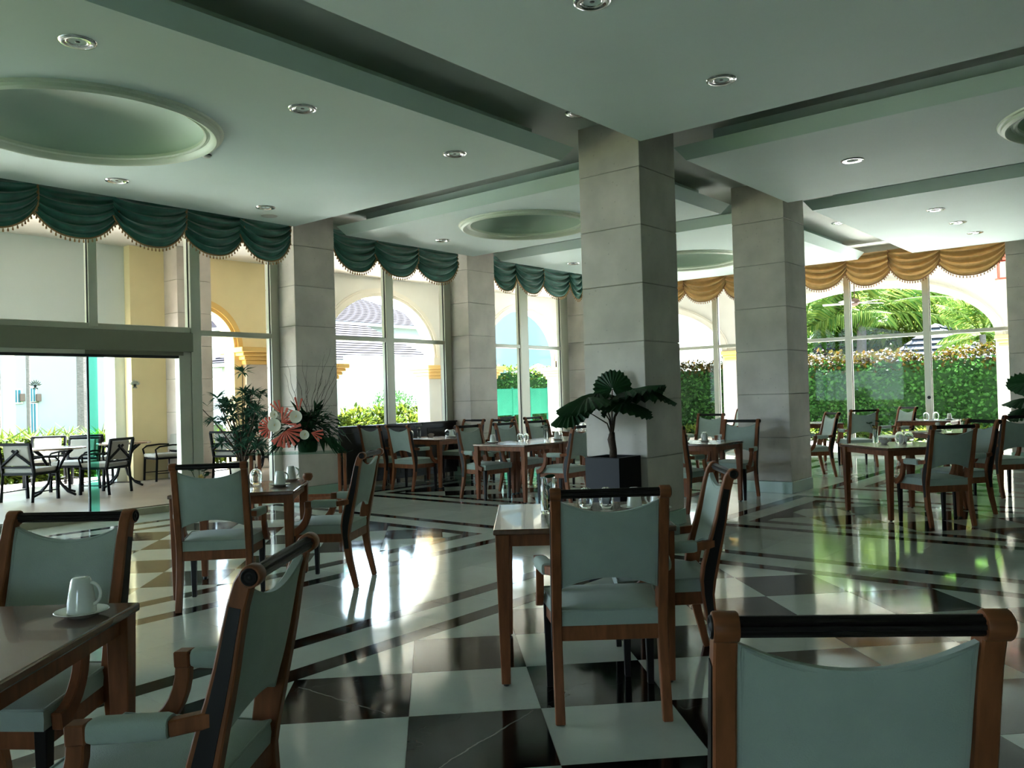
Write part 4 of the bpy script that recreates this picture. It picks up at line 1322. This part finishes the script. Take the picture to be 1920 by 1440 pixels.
# directions: +s = towards picture right is (.64,-.77), away is (.77,.64)
RX, RY = math.sin(YAW), -math.cos(YAW)
def lv(side, depth, z, R, ds, dd, dz, dr):
    return (RX * side + math.cos(YAW) * depth, RY * side + math.sin(YAW) * depth, z, R, RX * ds + math.cos(YAW) * dd, RY * ds + math.sin(YAW) * dd, dz, dr)
fan_palm((7.25, 4.68), .41, .79, 'glossy black square planter against the inner stone column', 'fan palm with big pleated leaves in the black planter by the inner column', [
    lv(-.24, -.05, .66, .34, -.9, -.3, -.15, .35), lv(-.40, .02, .55, .27, -.8, -.5, -.5, .3), lv(-.12, .15, .70, .30, -.6, .6, .0, .4),
    lv(.16, -.05, .70, .36, .6, -.5, .35, .35), lv(.30, .05, .74, .36, .95, .1, -.05, .4), lv(.10, -.18, .60, .30, .7, -.6, -.25, .25), lv(.02, .05, .74, .20, .05, .2, 1.0, .1)], .30)
fan_palm((16.6, 2.15), .45, .62, 'black square planter standing at the column by the hedge window', 'second fan palm half out of sight at the column by the hedge window', [
    lv(-.22, 0, .60, .38, -.9, -.2, -.1, .3), lv(-.1, .1, .86, .36, -.5, -.4, .5, .3), lv(.2, 0, .8, .36, .8, -.3, .2, .3), lv(-.3, -.1, .42, .32, -.9, -.4, -.4, .3), lv(.1, -.2, .55, .34, .4, -.9, -.2, .3)], .25)

# glass console with the flower arrangement
cn = empty('console_table', (6.62, 9.08, 0), math.radians(-49.8), 'glass topped console with slim wooden legs in front of the wall column', 'table')
CH = .775
MB().box(-.66, .66, -.24, .24, CH - .012, CH).build('glass_top', M['console_glass'], cn, bevel=.002)
for sx in (-.56, .56):
    for sy in (-.18, .18):
        MB().box(sx - .02, sx + .02, sy - .02, sy + .02, 0, CH - .012).build('leg', M['wood'], cn, bevel=.003)
for sy in (-.18, .18): MB().box(-.56, .56, sy - .012, sy + .012, .15, .21).build('stretcher', M['wood'], cn)
for sx in (-.56, .56): MB().box(sx - .012, sx + .012, -.18, .18, .15, .21).build('stretcher', M['wood'], cn)
# bouquet
rnd = random.Random(11)
ca, sa = math.cos(math.radians(-49.8)), math.sin(math.radians(-49.8))
fb = empty('flower_arrangement', (6.62 + ca * .12, 9.08 + sa * .12, CH), math.radians(-49.8), 'large arrangement of coral palm fans, white anthuriums and curly twigs on the glass console', 'flowers')
MB().lathe([(.0005, 0), (.10, 0), (.12, .02), (.13, .10), (.12, .16), (.11, .16), (.11, .03), (.0005, .02)], n=28).build('bowl', M['leaf_dark'], fb, smooth=40)
m = MB()
for k in range(330):
    a = rnd.uniform(0, 6.28); e = rnd.uniform(-.45, 1.2)
    d = Vector((math.cos(a) * math.cos(e) * 1.35, math.sin(a) * math.cos(e) * .75, math.sin(e) * .95))
    c = Vector((0, 0, .26)) + d * rnd.uniform(.05, .30)
    m.leaf(c, d + Vector((rnd.uniform(-.5, .5), rnd.uniform(-.5, .5), rnd.uniform(-.7, .2))), (0, 0, 1), rnd.uniform(.12, .26), rnd.uniform(.04, .10), bend=.35)
for k in range(26):
    a = rnd.uniform(-.5, .5) + (0 if k % 2 else PI)
    m.leaf((math.cos(a) * .2, -.12, .16), (math.cos(a) * 1.2, -.3, rnd.uniform(-.6, -.1)), (0, 0, 1), rnd.uniform(.28, .42), .05, bend=.3)
m.build('greenery', M['leaf_dark'], fb)
def coral(x, y, z, dx, dz, R, spread, n):
    m = MB()
    for i in range(n):
        a = math.radians(-spread / 2 + spread * i / max(1, n - 1)) + math.atan2(dz, dx)
        d = Vector((math.cos(a), -.12, math.sin(a)))
        s = Vector((-math.sin(a), 0, math.cos(a)))
        p = Vector((x, y, z))
        L = R * (1 - .15 * abs(i - n / 2) / n)
        w1 = R * math.radians(spread) / n * .30
        m.add([p - s * .005, p + s * .005, p + d * L * .97 + s * w1, p + d * L, p + d * L * .97 - s * w1, p + d * L * .5 + Vector((0, -.012, 0))],
              [(0, 5, 4), (5, 3, 4), (0, 1, 5), (1, 2, 5), (5, 2, 3)])
    m.build('coral_fan', M['coral'], fb)
coral(-.20, -.33, .30, .55, -.85, .23, 150, 9); coral(-.24, -.34, .40, .8, .6, .21, 95, 6); coral(-.40, -.28, .34, -1, .05, .15, 170, 9); coral(-.26, -.32, .24, -.3, -1, .15, 80, 5)
coral(-.06, -.20, .52, .05, 1, .20, 26, 2); coral(.12, -.30, .26, 1, -.35, .16, 60, 4); coral(-.30, -.15, .52, -.5, 1, .18, 40, 3)
for (x, y, z, r) in ((-.32, -.40, .37, .085), (-.05, -.40, .47, .08), (-.36, -.25, .50, .05), (.05, -.38, .24, .06)):
    mm = MB(); n = 18; P0 = Vector((x, y, z))
    v = [P0 + Vector((0, .02, 0))] + [P0 + Vector((math.cos(2 * PI * i / n) * r * (1 + .12 * math.cos(2 * PI * i / n)), -.02 - .012 * math.cos(4 * PI * i / n), math.sin(2 * PI * i / n) * r)) for i in range(n)]
    mm.add(v, [(0, 1 + i, 1 + (i + 1) % n) for i in range(n)])
    o = mm.build('anthurium', M['white_petal'], fb, smooth=True)
    MB().tube([P0 + Vector((0, .01, -.005)), P0 + Vector((.02, -.04, .02))], [.006, .003], 6).build('spadix', M['yellow_petal'], o)
for k in range(13):
    mm = MB(); a = rnd.uniform(-.55, .55); L = rnd.uniform(.7, 1.25); p = Vector((rnd.uniform(-.08, .08), rnd.uniform(-.06, .06), .2)); pts = [p]
    for j in range(14):
        p = p + Vector((math.sin(a) * L / 14 + .012 * math.sin(j * 1.3 + k), .010 * math.cos(j * 1.7 + k), math.cos(a) * L / 14)); pts.append(p)
        if j == 7: mm.tube([p, p + Vector((.03, 0, .06)), p + Vector((.035, .01, .14))], [.002, .0015, .001], 4)
    mm.tube(pts, [.0042 * (1 - .75 * j / 14) for j in range(15)], 5)
    mm.build('twig', M['twig'], fb)
m = MB(); mg = MB()
for k in range(7):
    bx, bz = rnd.choice(((.3, .55), (.34, .5), (-.33, .56), (.26, .6), (.1, .55))); q = Vector((bx + rnd.uniform(-.04, .04), rnd.uniform(-.1, .05), bz + rnd.uniform(-.05, .05)))
    mg.tube([(0, 0, .2), q * .6 + Vector((0, 0, .1)), q], .002, 4)
    for j in range(10):
        m.leaf(q + Vector((rnd.uniform(-.06, .06), rnd.uniform(-.04, .04), rnd.uniform(-.05, .05))), (rnd.uniform(-1, 1), -1, rnd.uniform(-1, 1)), (0, 0, 1), .018, .014)
m.build('white_sprays', M['white_petal'], fb); mg.build('spray_stems', M['leaf_dark'], fb)
m = MB()
for k in range(26):
    x = rnd.uniform(.22, .50); leaf_round(m, (x, rnd.uniform(-.15, .05), rnd.uniform(.2, .5)), (rnd.uniform(-1, 1), -1, rnd.uniform(-.6, .6)), .02)
m.build('eucalyptus', M['leaf_dark'], fb)

# tall dracaena outside the glass in its pot
pt_ = empty('plant_pot', (8.02, 12.55, .1), 0, 'pale round pot on the terrace beside the glass', 'pot')
MB().lathe([(.0005, 0), (.15, 0), (.17, .02), (.20, .30), (.215, .31), (.215, .35), (.19, .35), (.18, .29), (.0005, .28)], n=28).build('body', M['pot'], pt_, smooth=40)
dr = empty('leafy_shrub', (8.02, 12.55, .4), 0, 'tall dark green shrub with narrow pointed leaves outside the glass', 'plant')
m, mt = MB(), MB(); rnd = random.Random(5)
heads = [(.03, 0, 1.55)] + [(rnd.gauss(0, .20), rnd.gauss(0, .2), rnd.uniform(.25, 1.25)) for _ in range(44)] + [(-.42, .2, .75), (-.36, .15, 1.12), (-.2, .3, .95)]
for h in heads:
    h = Vector(h)
    mt.tube([(0, 0, 0), (h.x * .4, h.y * .4, h.z * .5), h], [.014, .009, .006], 5)
    for k in range(26):
        a = rnd.uniform(0, 6.28); e = rnd.uniform(-.4, 1.0)
        m.leaf(h, (math.cos(a) * math.cos(e), math.sin(a) * math.cos(e), math.sin(e)), (0, 0, 1), rnd.uniform(.15, .26), .045, bend=.2)
m.build('foliage', M['leaf_drac'], dr); mt.build('stems', M['bark'], dr)

# ================================================================== TERRACE FURNITURE
def make_patio_chair():
    t = empty('patio_chair', cat='chair')
    def bar(p, q, w, name, par=t):
        m = MB(); p, q = Vector(p), Vector(q); d = (q - p).normalized(); s = d.cross(Vector((.1, .2, 1))).normalized(); u = s.cross(d)
        m.add([c + s * w * .62 * a + u * w * .62 * b for c in (p, q) for a, b in ((-1, -1), (1, -1), (1, 1), (-1, 1))], [(3, 2, 1, 0), (4, 5, 6, 7), (0, 1, 5, 4), (1, 2, 6, 5), (2, 3, 7, 6), (3, 0, 4, 7)])
        return m.build(name, M['metal_black'], par)
    for s in (-1, 1):
        bar((s * .26, -.26, 0), (s * .26, -.22, .42), .03, 'leg'); bar((s * .26, .24, 0), (s * .26, .22, .42), .03, 'leg')
        bar((s * .26, -.22, .40), (s * .26, -.30, .83), .03, 'back_post')
        m = MB().tube([(s * .27, -.25, .62), (s * .28, -.05, .63), (s * .28, .18, .61), (s * .275, .25, .56), (s * .262, .22, .42)], .015, 6); m.build('arm', M['metal_black'], t, smooth=True)
        bar((s * .26, -.22, .40), (s * .26, .22, .40), .026, 'side_rail'); bar((s * .26, -.24, .14), (s * .26, .23, .14), .012, 'stretcher')
    bar((-.27, -.30, .83), (.27, -.30, .83), .03, 'top_rail'); bar((-.26, -.235, .50), (.26, -.235, .50), .024, 'lower_rail')
    bar((-.26, -.245, .52), (.05, -.275, .74), .026, 'cross_bar'); bar((.26, -.245, .52), (-.05, -.275, .74), .026, 'cross_bar')
    bar((-.26, -.22, .40), (.26, -.22, .40), .026, 'rear_rail'); bar((-.26, .22, .40), (.26, .22, .40), .026, 'front_rail')
    MB().box(-.25, .25, -.21, .25, .415, .48).build('seat_cushion', M['sling'], t, bevel=.02, seg=2)
    Mx = Matrix.Translation((0, -.225, .66)) @ Matrix.Rotation(math.radians(10), 4, 'X')
    MB().box(-.21, .21, -.03, .03, -.14, .15, M=Mx).build('back_cushion', M['sling'], t, bevel=.015, seg=2)
    return t
pc0 = make_patio_chair(); pcu = [False]
def patio(x, y, ang, label):
    rz = math.radians(ang) - PI / 2
    g = 'dark metal chairs on the terrace'
    if not pcu[0]:
        pcu[0] = True; pc0.location = (x, y, .1); pc0.rotation_euler = (0, 0, rz); pc0['label'] = label; pc0['group'] = g
    else: copy_tree(pc0, (x, y, .1), rz, label, g)
patio(4.95, 13.22, 28, 'dark metal terrace chair showing its crossed back bars, first seen through the sliding door')
patio(5.95, 14.1, 215, 'dark metal terrace chair facing indoors behind the terrace table')
patio(6.0, 13.15, 118, 'dark metal terrace chair seen side-on behind the overlapping door glass')
patio(7.60, 14.95 - .55, 175, 'dark metal terrace chair with crossed back beside the terrace pillar')
patio(6.6, 14.95, 262, 'dark metal terrace chair at the garden edge table, cushion facing indoors')
patio(6.0, 15.4, 235, 'dark metal terrace chair farthest out beside the planting')
patio(4.6, 14.75, 300, 'dark metal terrace chair in front of the low planting')
patio(8.42, 13.45, 20, 'dark metal terrace chair with crossed back seen beside the leafy shrub')
patio(9.9, 13.3, 175, 'dark metal terrace chair behind the leafy shrub')
def bistro(x, y, label):
    t = empty('terrace_table', (x, y, .1), .4, label, 'table', 'round terrace tables')
    MB().lathe([(.0005, .70), (.42, .70), (.45, .705), (.45, .725), (.43, .735), (.0005, .735)], n=40).build('tabletop', M['bistro_top'], t, smooth=40)
    for k in range(4):
        a = k * PI / 2
        pts = [(math.cos(a) * r, math.sin(a) * r, z) for r, z in ((.36, .70), (.22, .60), (.10, .42), (.07, .32), (.12, .18), (.26, .06), (.40, .015))]
        MB().tube(pts, .018, 6).build('curved_leg', M['metal_black'], t, smooth=True)
    MB().lathe([(.055, .30), (.085, .31), (.085, .33), (.055, .34)], n=20, close=True).build('collar', M['metal_black'], t)
bistro(5.45, 13.65, 'round terrace table with curved black legs just outside the sliding door')
bistro(6.72, 14.1, 'round terrace table with curved black legs near the terrace pillar')
bistro(9.15, 13.55, 'round terrace table with curved black legs behind the leafy shrub')

# ceiling fan and lantern on the verandah
cf = empty('ceiling_fan', (19.2, 5.95, 3.30), .5, 'dark ceiling fan hanging on the verandah in front of the garden palms', 'ceiling fan')
MB().tube([(0, 0, .05), (0, 0, 1.0)], .012, 8).build('rod', M['sconce'], cf)
MB().lathe([(.0005, -.08), (.05, -.075), (.11, -.03), (.12, .02), (.08, .07), (.02, .09), (.0005, .09)], n=24).build('motor', M['sconce'], cf, smooth=40)
for k in range(5):
    a = k * 2 * PI / 5
    Mx = Matrix.Rotation(a, 4, 'Z') @ Matrix.Translation((.40, 0, -.02)) @ Matrix.Rotation(.2, 4, 'X')
    MB().box(-.27, .27, -.06, .06, -.005, .005, M=Mx).build('blade', M['fan_white'], cf, bevel=.004)
ln = empty('hanging_lantern', (19.0, 3.02, 3.42), .4, 'reddish hanging lantern at the verandah column', 'lantern')
MB().lathe([(.0005, 0), (.06, .0), (.15, .04), (.16, .07), (.12, .08), (.0005, .08)], n=8).build('base', M['lantern_red'], ln)
MB().lathe([(.13, .42), (.16, .44), (.15, .48), (.09, .54), (.05, .62), (.0005, .64)], n=8).build('cap', M['lantern_red'], ln)
for k in range(4):
    a = k * PI / 2 + .4
    MB().tube([(math.cos(a) * .12, math.sin(a) * .12, .06), (math.cos(a) * .13, math.sin(a) * .13, .44)], .012, 6).build('post', M['lantern_red'], ln)
MB().lathe([(.09, .08), (.10, .42)], n=8).build('glass', M['pane'], ln)
MB().tube([(0, 0, .62), (0, 0, .88)], .008, 6).build('chain', M['sconce'], ln)

# ================================================================== GARDEN
def hedge(label, x0, x1, y0, y1, z0, z1, dens, ls, m_side, m_top, seed, group=None, fronts='xX yY'):
    rnd = random.Random(seed)
    o = empty('hedge', ((x0 + x1) / 2, (y0 + y1) / 2, z0), 0, label, 'hedge', group)
    cx, cy_ = (x0 + x1) / 2, (y0 + y1) / 2
    MB().box(x0 - cx + .12, x1 - cx - .12, y0 - cy_ + .12, y1 - cy_ - .12, 0, z1 - z0 - .15).build('core', M['hedge_core'], o)
    m = MB()
    def spot(px_, py_, pz, n, top):
        lump = .10 * math.sin(px_ * 2.1 + py_ * 1.7) + .08 * math.sin(pz * 3.3 + py_ * 2.9)
        p = Vector((px_, py_, pz)) + Vector(n) * (lump * .6 + rnd.uniform(-.14, .06))
        d = Vector((rnd.uniform(-1, 1), rnd.uniform(-1, 1), rnd.uniform(-.6, 1))) + Vector(n) * .6
        L = ls * rnd.uniform(.7, 1.3)
        m.leaf(p - Vector((cx, cy_, z0)), d, n if rnd.random() < .5 else (0, 0, 1), L, L * .62, 1 if top else 0, bend=.15)
    for k in range(int(dens * (y1 - y0) * (z1 - z0))):
        z = rnd.uniform(z0, z1)
        spot(x0, rnd.uniform(y0, y1), z, (-1, 0, 0), (z1 - z) < rnd.uniform(0, .5))
    for k in range(int(dens * (x1 - x0) * (z1 - z0))):
        z = rnd.uniform(z0, z1)
        spot(rnd.uniform(x0, x1), y0, z, (0, -1, 0), (z1 - z) < rnd.uniform(0, .5))
    for k in range(int(dens * .8 * (x1 - x0) * (y1 - y0))):
        spot(rnd.uniform(x0, x1), rnd.uniform(y0, y1), z1 + rnd.uniform(-.1, .12), (0, 0, 1), True)
    tag(m.build('foliage', [M[m_side], M[m_top]], o), kind='stuff')
    return o
hedge('long clipped garden hedge with reddish-yellow top outside the wide window', 24.0, 25.2, .5, 17.5, -.06, 2.22, 300, .125, 'hedge', 'hedge_top', 1)
hedge('clipped hedge above the teal screen in the corner of the garden', at_y(960, 22), 36.0, 22.0, 23.2, -.06, 2.55, 150, .14, 'hedge', 'lime', 2)
def shrub(name, label, cat, x, y, z0, r, h, n, ls, mk, seed, group=None, spike=False):
    rnd = random.Random(seed)
    o = empty(name, (x, y, z0), 0, label, cat, group)
    m = MB()
    for k in range(n):
        a = rnd.uniform(0, 6.28)
        if spike:
            e = rnd.uniform(.15, 1.4); b = Vector((rnd.gauss(0, r * .35), rnd.gauss(0, r * .35), rnd.uniform(0, h * .5)))
            m.leaf(b, (math.cos(a) * math.cos(e), math.sin(a) * math.cos(e), math.sin(e)), (0, 0, 1), ls * rnd.uniform(.8, 1.3), ls * .16, bend=.35)
        else:
            e = math.asin(rnd.uniform(-.2, 1)); q = rnd.uniform(.75, 1.05)
            d = Vector((math.cos(a) * math.cos(e), math.sin(a) * math.cos(e), math.sin(e)))
            m.leaf(Vector((d.x * r * q, d.y * r * q, max(.02, h * .45 + d.z * h * .55 * q))), d + Vector((rnd.uniform(-.7, .7), rnd.uniform(-.7, .7), rnd.uniform(-.4, .7))), (0, 0, 1), ls * rnd.uniform(.7, 1.3), ls * .5, bend=.15)
    tag(m.build('foliage', M[mk], o), kind='stuff')
    MB().tube([(0, 0, -.05), (.02, 0, h * .5)], [.03, .015], 5).build('stem', M['bark'], o)
    return o
k = 0
LG = 'lime green shrubs along the terrace edge'
for px_ in range(-20, 250, 27):
    y = 18.2 + .5 * math.sin(px_)
    shrub('lime_shrub', 'lime green strap-leaved shrub at the terrace edge beyond the sliding door', 'shrub', at_y(px_, y), y, -.05, .55, 1.15, 300, .60, 'lime', 100 + k, LG, True); k += 1
for px_ in (405, 430, 455):
    shrub('lime_shrub', 'lime green strap-leaved shrub seen behind the leafy pot shrub', 'shrub', at_y(px_, 18.5), 18.5, -.05, .5, .8, 240, .5, 'lime', 140 + k, LG, True); k += 1
for px_ in range(640, 850, 22):
    y = 20.6 + .3 * math.sin(px_ * 1.3)
    shrub('lime_shrub', 'bright lime shrub along the foot of the white garden wall', 'shrub', at_y(px_, y), y, -.05, .6, 1.05 + .2 * math.sin(px_), 420, .2, 'lime', 160 + k, 'lime shrubs along the white garden wall'); k += 1
shrub('round_bush', 'rounded grey-green bush in front of the white garden wall', 'bush', at_y(735, 22), 22, -.05, 1.0, 1.75, 1800, .10, 'hedge', 200)
shrub('orange_cordyline', 'orange spiky plant by the white garden wall', 'plant', at_y(822, 21.5), 21.5, .5, .4, .9, 70, .7, 'coral', 201, None, True)
for q, y in enumerate((5.0, 8.5, 11.5)):
    shrub('ground_cover', 'yellow-green ground cover at the foot of the long hedge', 'plant', 23.2, y, -.06, 1.6, .38, 900, .16, 'lime', 210 + q, 'ground cover under the hedge')

def frond(m, base, d, L, seed, droop=.5, wl=.30):
    rnd = random.Random(seed)
    base, d = Vector(base), Vector(d).normalized()
    pts = []
    p = base; N = 12
    for k in range(N + 1):
        pts.append(p.copy())
        d = (d + Vector((0, 0, -droop / N * (0.4 + 1.6 * k / N)))).normalized()
        p = p + d * L / N
    m.tube(pts, [.022 * (1 - .8 * k / N) + .004 for k in range(N + 1)], 4, mi=0, cap=False)
    for k in range(1, N):
        for sub in (0, .25, .5, .75):
            q = pts[k] + (pts[k + 1] - pts[k]) * sub
            t = (pts[k + 1] - pts[k]).normalized()
            s = t.cross(Vector((0, 0, 1))); s = s.normalized() if s.length > .01 else Vector((1, 0, 0))
            w = L * wl * math.sin(PI * min(1, (k + sub) / N * .9 + .12))
            for sg in (-1, 1):
                dd = (s * sg + t * .7 + Vector((0, 0, -.45 + rnd.uniform(-.15, .15)))).normalized()
                m.leaf(q, dd, (0, 0, 1), w, L * .018, bend=.25)
def palm(label, x, y, h, nf, L, seed, tr=.14, lean=0.0, group='coconut palms in the garden', mk='palm_leaf', droop=.6):
    rnd = random.Random(seed)
    o = empty('palm_tree', (x, y, -.06), 0, label, 'palm', group)
    n = 14
    pts = [(lean * (k / n) ** 1.6, 0, h * k / n) for k in range(n + 1)]
    MB().tube(pts, [tr * (1.25 - .35 * k / n) * (1 + .05 * (k % 2)) for k in range(n + 1)], 10).build('trunk', M['trunk'], o, smooth=False)
    for k in range(nf):
        a = k * 2.4 + rnd.uniform(-.2, .2); e = rnd.uniform(-.1, 1.1)
        m = MB()
        frond(m, (lean, 0, h), (math.cos(a) * math.cos(e), math.sin(a) * math.cos(e), math.sin(e)), L * rnd.uniform(.8, 1.1), seed + k, droop)
        m.build('frond', M[mk], o)
palm('slender palm trunk standing before the white house door', at_y(53, 31), 31, 9.0, 12, 2.6, 300, .055, group='palms in front of the white house')
palm('stout grey palm trunk before the white house, beside the sliding door edge', at_y(153, 31), 31, 9.5, 13, 3.0, 320, .135, group='palms in front of the white house')
palm('small palm whose frond hangs into the top of the sliding door view', at_y(-8, 24), 24, 3.6, 9, 1.7, 340, .10, group='palms in front of the white house')
palm('arching coconut palm beyond the hedge, behind the ceiling fan', 32.0, at_x(1615, 32), 4.3, 15, 4.4, 360, .17, .3)
palm('yellowing coconut palm low beside the second inner column', 30.5, at_x(1505, 30.5), 3.6, 13, 3.6, 380, .15, .2)
palm('pale palm with a thin crown before the slate roof', 29.5, at_x(1845, 29.5), 3.0, 14, 2.1, 400, .10, 0, mk='palm_leaf', droop=.8)
def tree(label, x, y, h, r, n, ls, mk, seed, group='leafy trees behind the hedge', cz=None):
    rnd = random.Random(seed)
    o = empty('tree', (x, y, -.06), 0, label, 'tree', group)
    MB().tube([(0, 0, 0), (.1, .05, h * .4), (-.05, .1, h * .8)], [.16, .12, .06], 8).build('trunk', M['trunk'], o)
    m = MB()
    cl = [(rnd.gauss(0, r * .5), rnd.gauss(0, r * .5), h * (cz or .62) + rnd.gauss(0, h * .17), rnd.uniform(.35, .6) * r) for _ in range(14)]
    for k in range(n):
        c = rnd.choice(cl)
        a = rnd.uniform(0, 6.28); e = math.asin(rnd.uniform(-1, 1)); q = c[3] * rnd.uniform(.7, 1.05)
        d = Vector((math.cos(a) * math.cos(e), math.sin(a) * math.cos(e), math.sin(e)))
        m.leaf(Vector(c[:3]) + d * q, d + Vector((rnd.uniform(-.8, .8), rnd.uniform(-.8, .8), rnd.uniform(-.6, .5))), (0, 0, 1), ls * rnd.uniform(.7, 1.4), ls * .55, bend=.2)
    tag(m.build('crown', M[mk], o), kind='stuff')
tree('bright lime leafy tree beyond the hedge between the window mullions', 36, at_x(1650, 36), 5.2, 2.6, 7000, .30, 'tree_lime', 500)
tree('bright green leafy tree beyond the hedge nearer the second inner column', 35, at_x(1560, 35), 4.6, 2.4, 5000, .30, 'tree_leaf', 501)
tree('feathery mid-green tree behind the slate roof', 44, at_x(1755, 44), 9.0, 3.4, 9000, .34, 'tree_leaf', 502)
tree('dark green dense tree at the back of the garden', 52, at_x(1835, 52), 13.5, 6.0, 11000, .5, 'tree_dark', 503)
tree('dark green tree behind the arching palm', 54, at_x(1560, 54), 12.5, 6.0, 9000, .5, 'tree_dark', 504)
tree('tall green tree at the far back behind the lime tree', 58, at_x(1690, 58), 13.0, 6.5, 10000, .5, 'tree_leaf', 505)
tree('green tree filling the garden gap beside the verandah column', 40, at_x(1895, 40), 6.0, 2.6, 5000, .32, 'tree_leaf', 506)

# teal screen, palapa and garden buildings
ts = empty('garden_screen', (0, 0, 0), 0, 'teal fabric screen on posts below the corner hedge', 'fence')
xa, xb = at_y(925, 20), at_y(1085, 20)
for k in range(5):
    a, b = xa + (xb - xa) * k / 5, xa + (xb - xa) * (k + 1) / 5
    MB().box(a + .03, b - .03, 19.98, 20.02, .72, 1.70).build('panel', M['teal'], ts)
    MB().box(a - .03, a + .03, 19.96, 20.04, -.06, 1.74).build('post', M['teal'], ts)
um = empty('thatched_umbrella', (at_y(1010, 27), 27, -.06), 0, 'thatched umbrella standing in front of the pale blue house', 'umbrella')
MB().lathe([(.95, 2.62), (.6, 2.86), (.25, 3.06), (.0005, 3.16)], n=18).build('thatch', M['trunk'], um)
MB().tube([(0, 0, 0), (0, 0, 2.9)], .045, 8).build('pole', M['cream'], um)

def house(name, label, x0, x1, y0, y1, z1, m_wall, roof=None, m_roof='roof_tile', wins=(), over=.5, rise=2.0):
    cx, cy_ = (x0 + x1) / 2, (y0 + y1) / 2
    o = empty(name, (cx, cy_, -.06), 0, label, 'building')
    MB().box(x0 - cx, x1 - cx, y0 - cy_, y1 - cy_, 0, z1).build('wall', M[m_wall], o)
    if roof:
        a, b, c, d = x0 - cx - over, x1 - cx + over, y0 - cy_ - over, y1 - cy_ + over
        w, dd = b - a, d - c
        if w > dd: r0, r1 = (a + dd / 2, (c + d) / 2), (b - dd / 2, (c + d) / 2)
        else: r0, r1 = ((a + b) / 2, c + w / 2), ((a + b) / 2, d - w / 2)
        v = [(a, c, z1), (b, c, z1), (b, d, z1), (a, d, z1), (*r0, z1 + rise), (*r1, z1 + rise)]
        fs = [(0, 1, 5, 4), (1, 2, 5), (2, 3, 4, 5), (3, 0, 4)] if w > dd else [(0, 1, 4), (1, 2, 5, 4), (2, 3, 5), (3, 0, 4, 5)]
        ro = MB().add(v, fs + [(3, 2, 1, 0)]).build('roof', M[m_roof], o)
        MB().box(a - .03, b + .03, c - .03, d + .03, z1 - .22, z1).build('eaves', M['white_wall'], o)
        # courses of tiles, laid as raised rows on each slope
        rows = MB()
        for f in fs:
            P = [Vector(v[i]) for i in f]
            lo0, lo1 = P[0], P[1]
            hi0, hi1 = (P[3], P[2]) if len(P) == 4 else (P[2], P[2])
            n_ = (lo1 - lo0).cross(hi0 - lo0).normalized()
            K = max(4, int((hi0 - lo0).length / .34))
            for k in range(K):
                t0, t1 = k / K, (k + .92) / K
                A, B = lo0.lerp(hi0, t0), lo1.lerp(hi1, t0)
                C, D = lo1.lerp(hi1, t1), lo0.lerp(hi0, t1)
                rows.add([A + n_ * .06, B + n_ * .06, C + n_ * .015, D + n_ * .015, A, B], [(0, 1, 2, 3), (4, 5, 1, 0)])
        tag(rows.build('tile_rows', M[m_roof], ro), kind='stuff')
    for (kind, wx0, wx1, wz0, wz1) in wins:
        yb = y0 - cy_
        fr = MB().box(wx0 - cx - .08, wx1 - cx + .08, yb - .06, yb + .02, wz0 - .08, wz1 + .08).build('window' if kind != 'door' else 'entrance_door', M['white_wall'], o)
        nn = 2
        for q in range(nn):
            a, b = wx0 + (wx1 - wx0) * q / nn + .03, wx0 + (wx1 - wx0) * (q + 1) / nn - .03
            MB().box(a - cx, b - cx, yb - .08, yb - .05, wz0, wz1).build('pane', M['facade_glass'], fr)
    return o
Y5 = 50.0
def X5(p): return at_y(p, Y5)
hz = lambda py, px_, F: EYE + F * ((766 - .027 * px_) - py) / FPX
Fw = 46.0
wh = house('white_house', 'white two-storey house across the garden, seen through the sliding door', X5(-40), X5(228), Y5, Y5 + 8, 11, 'house_white', wins=[
    ('window', X5(24.5), X5(38.5), hz(750, 30, Fw), hz(727, 30, Fw)), ('window', X5(55), X5(65.5), hz(748, 60, Fw), hz(723, 60, Fw)), ('door', X5(55), X5(66), 0, hz(752, 60, Fw))])
for px_, lab in ((39.5, 'brown square wall lamp between window and door of the white house'), (70, 'brown square wall lamp on the outer side of the white house door')):
    z = hz(750, px_, Fw)
    s = empty('wall_lamp', (X5(px_), Y5 - .1, z), 0, lab, 'wall lamp')
    MB().box(-.12, .12, -.14, .1, 0, .42).build('shade', M['sconce'], s, bevel=.02)
    MB().box(-.05, .05, .06, .12, -.05, .0).build('bracket', M['sconce'], s)
cw = MB().box(at_y(14, 40), at_y(28, 40), 40, 40.5, -.06, 9).build('wall_garden_pier', M['yellow']); tag(cw, kind='structure')
house('garden_wall', 'tall plain white garden wall in full sun behind the shrubs', at_y(655, 24), at_y(880, 24) + 1, 24.0, 24.3, 3.15, 'white_wall')
house('tiled_house', 'house with broad hipped clay tile roof behind the white garden wall', at_y(640, 46) - 4, at_y(830, 46), 46, 58, 6.9, 'white_wall', True, 'roof_tile', rise=3.2, over=.7)
house('tiled_annex', 'lower clay-tiled wing in front of the hipped roof house', at_y(632, 40) - 4, at_y(800, 40), 40, 45.9, 3.9, 'white_wall', True, 'roof_tile', rise=2.6, over=.7)
house('blue_house', 'pale blue house wall behind the thatched umbrella', at_y(990, 34), at_y(1085, 34) + 6, 34, 40, 9, 'blue_wall')
house('white_villa', 'white villa with tiled eaves behind the hedge between the inner columns', 33, 40, at_x(1345, 33), at_x(1230, 33), 6.2, 'cream', True, 'roof_tile', rise=2.0)
house('slate_pavilion', 'pavilion with a low slate tile roof just above the hedge top', 30.5, 36, at_x(1835, 32), at_x(1690, 32), 1.9, 'white_wall', True, 'roof_blue', rise=1.7, over=.6)
house('pink_pavilion', 'pavilion with pale roof beside the yellowing palm', 33, 37, at_x(1560, 33), at_x(1500, 33) , 2.0, 'white_wall', True, 'roof_tile', rise=1.2, over=.4)
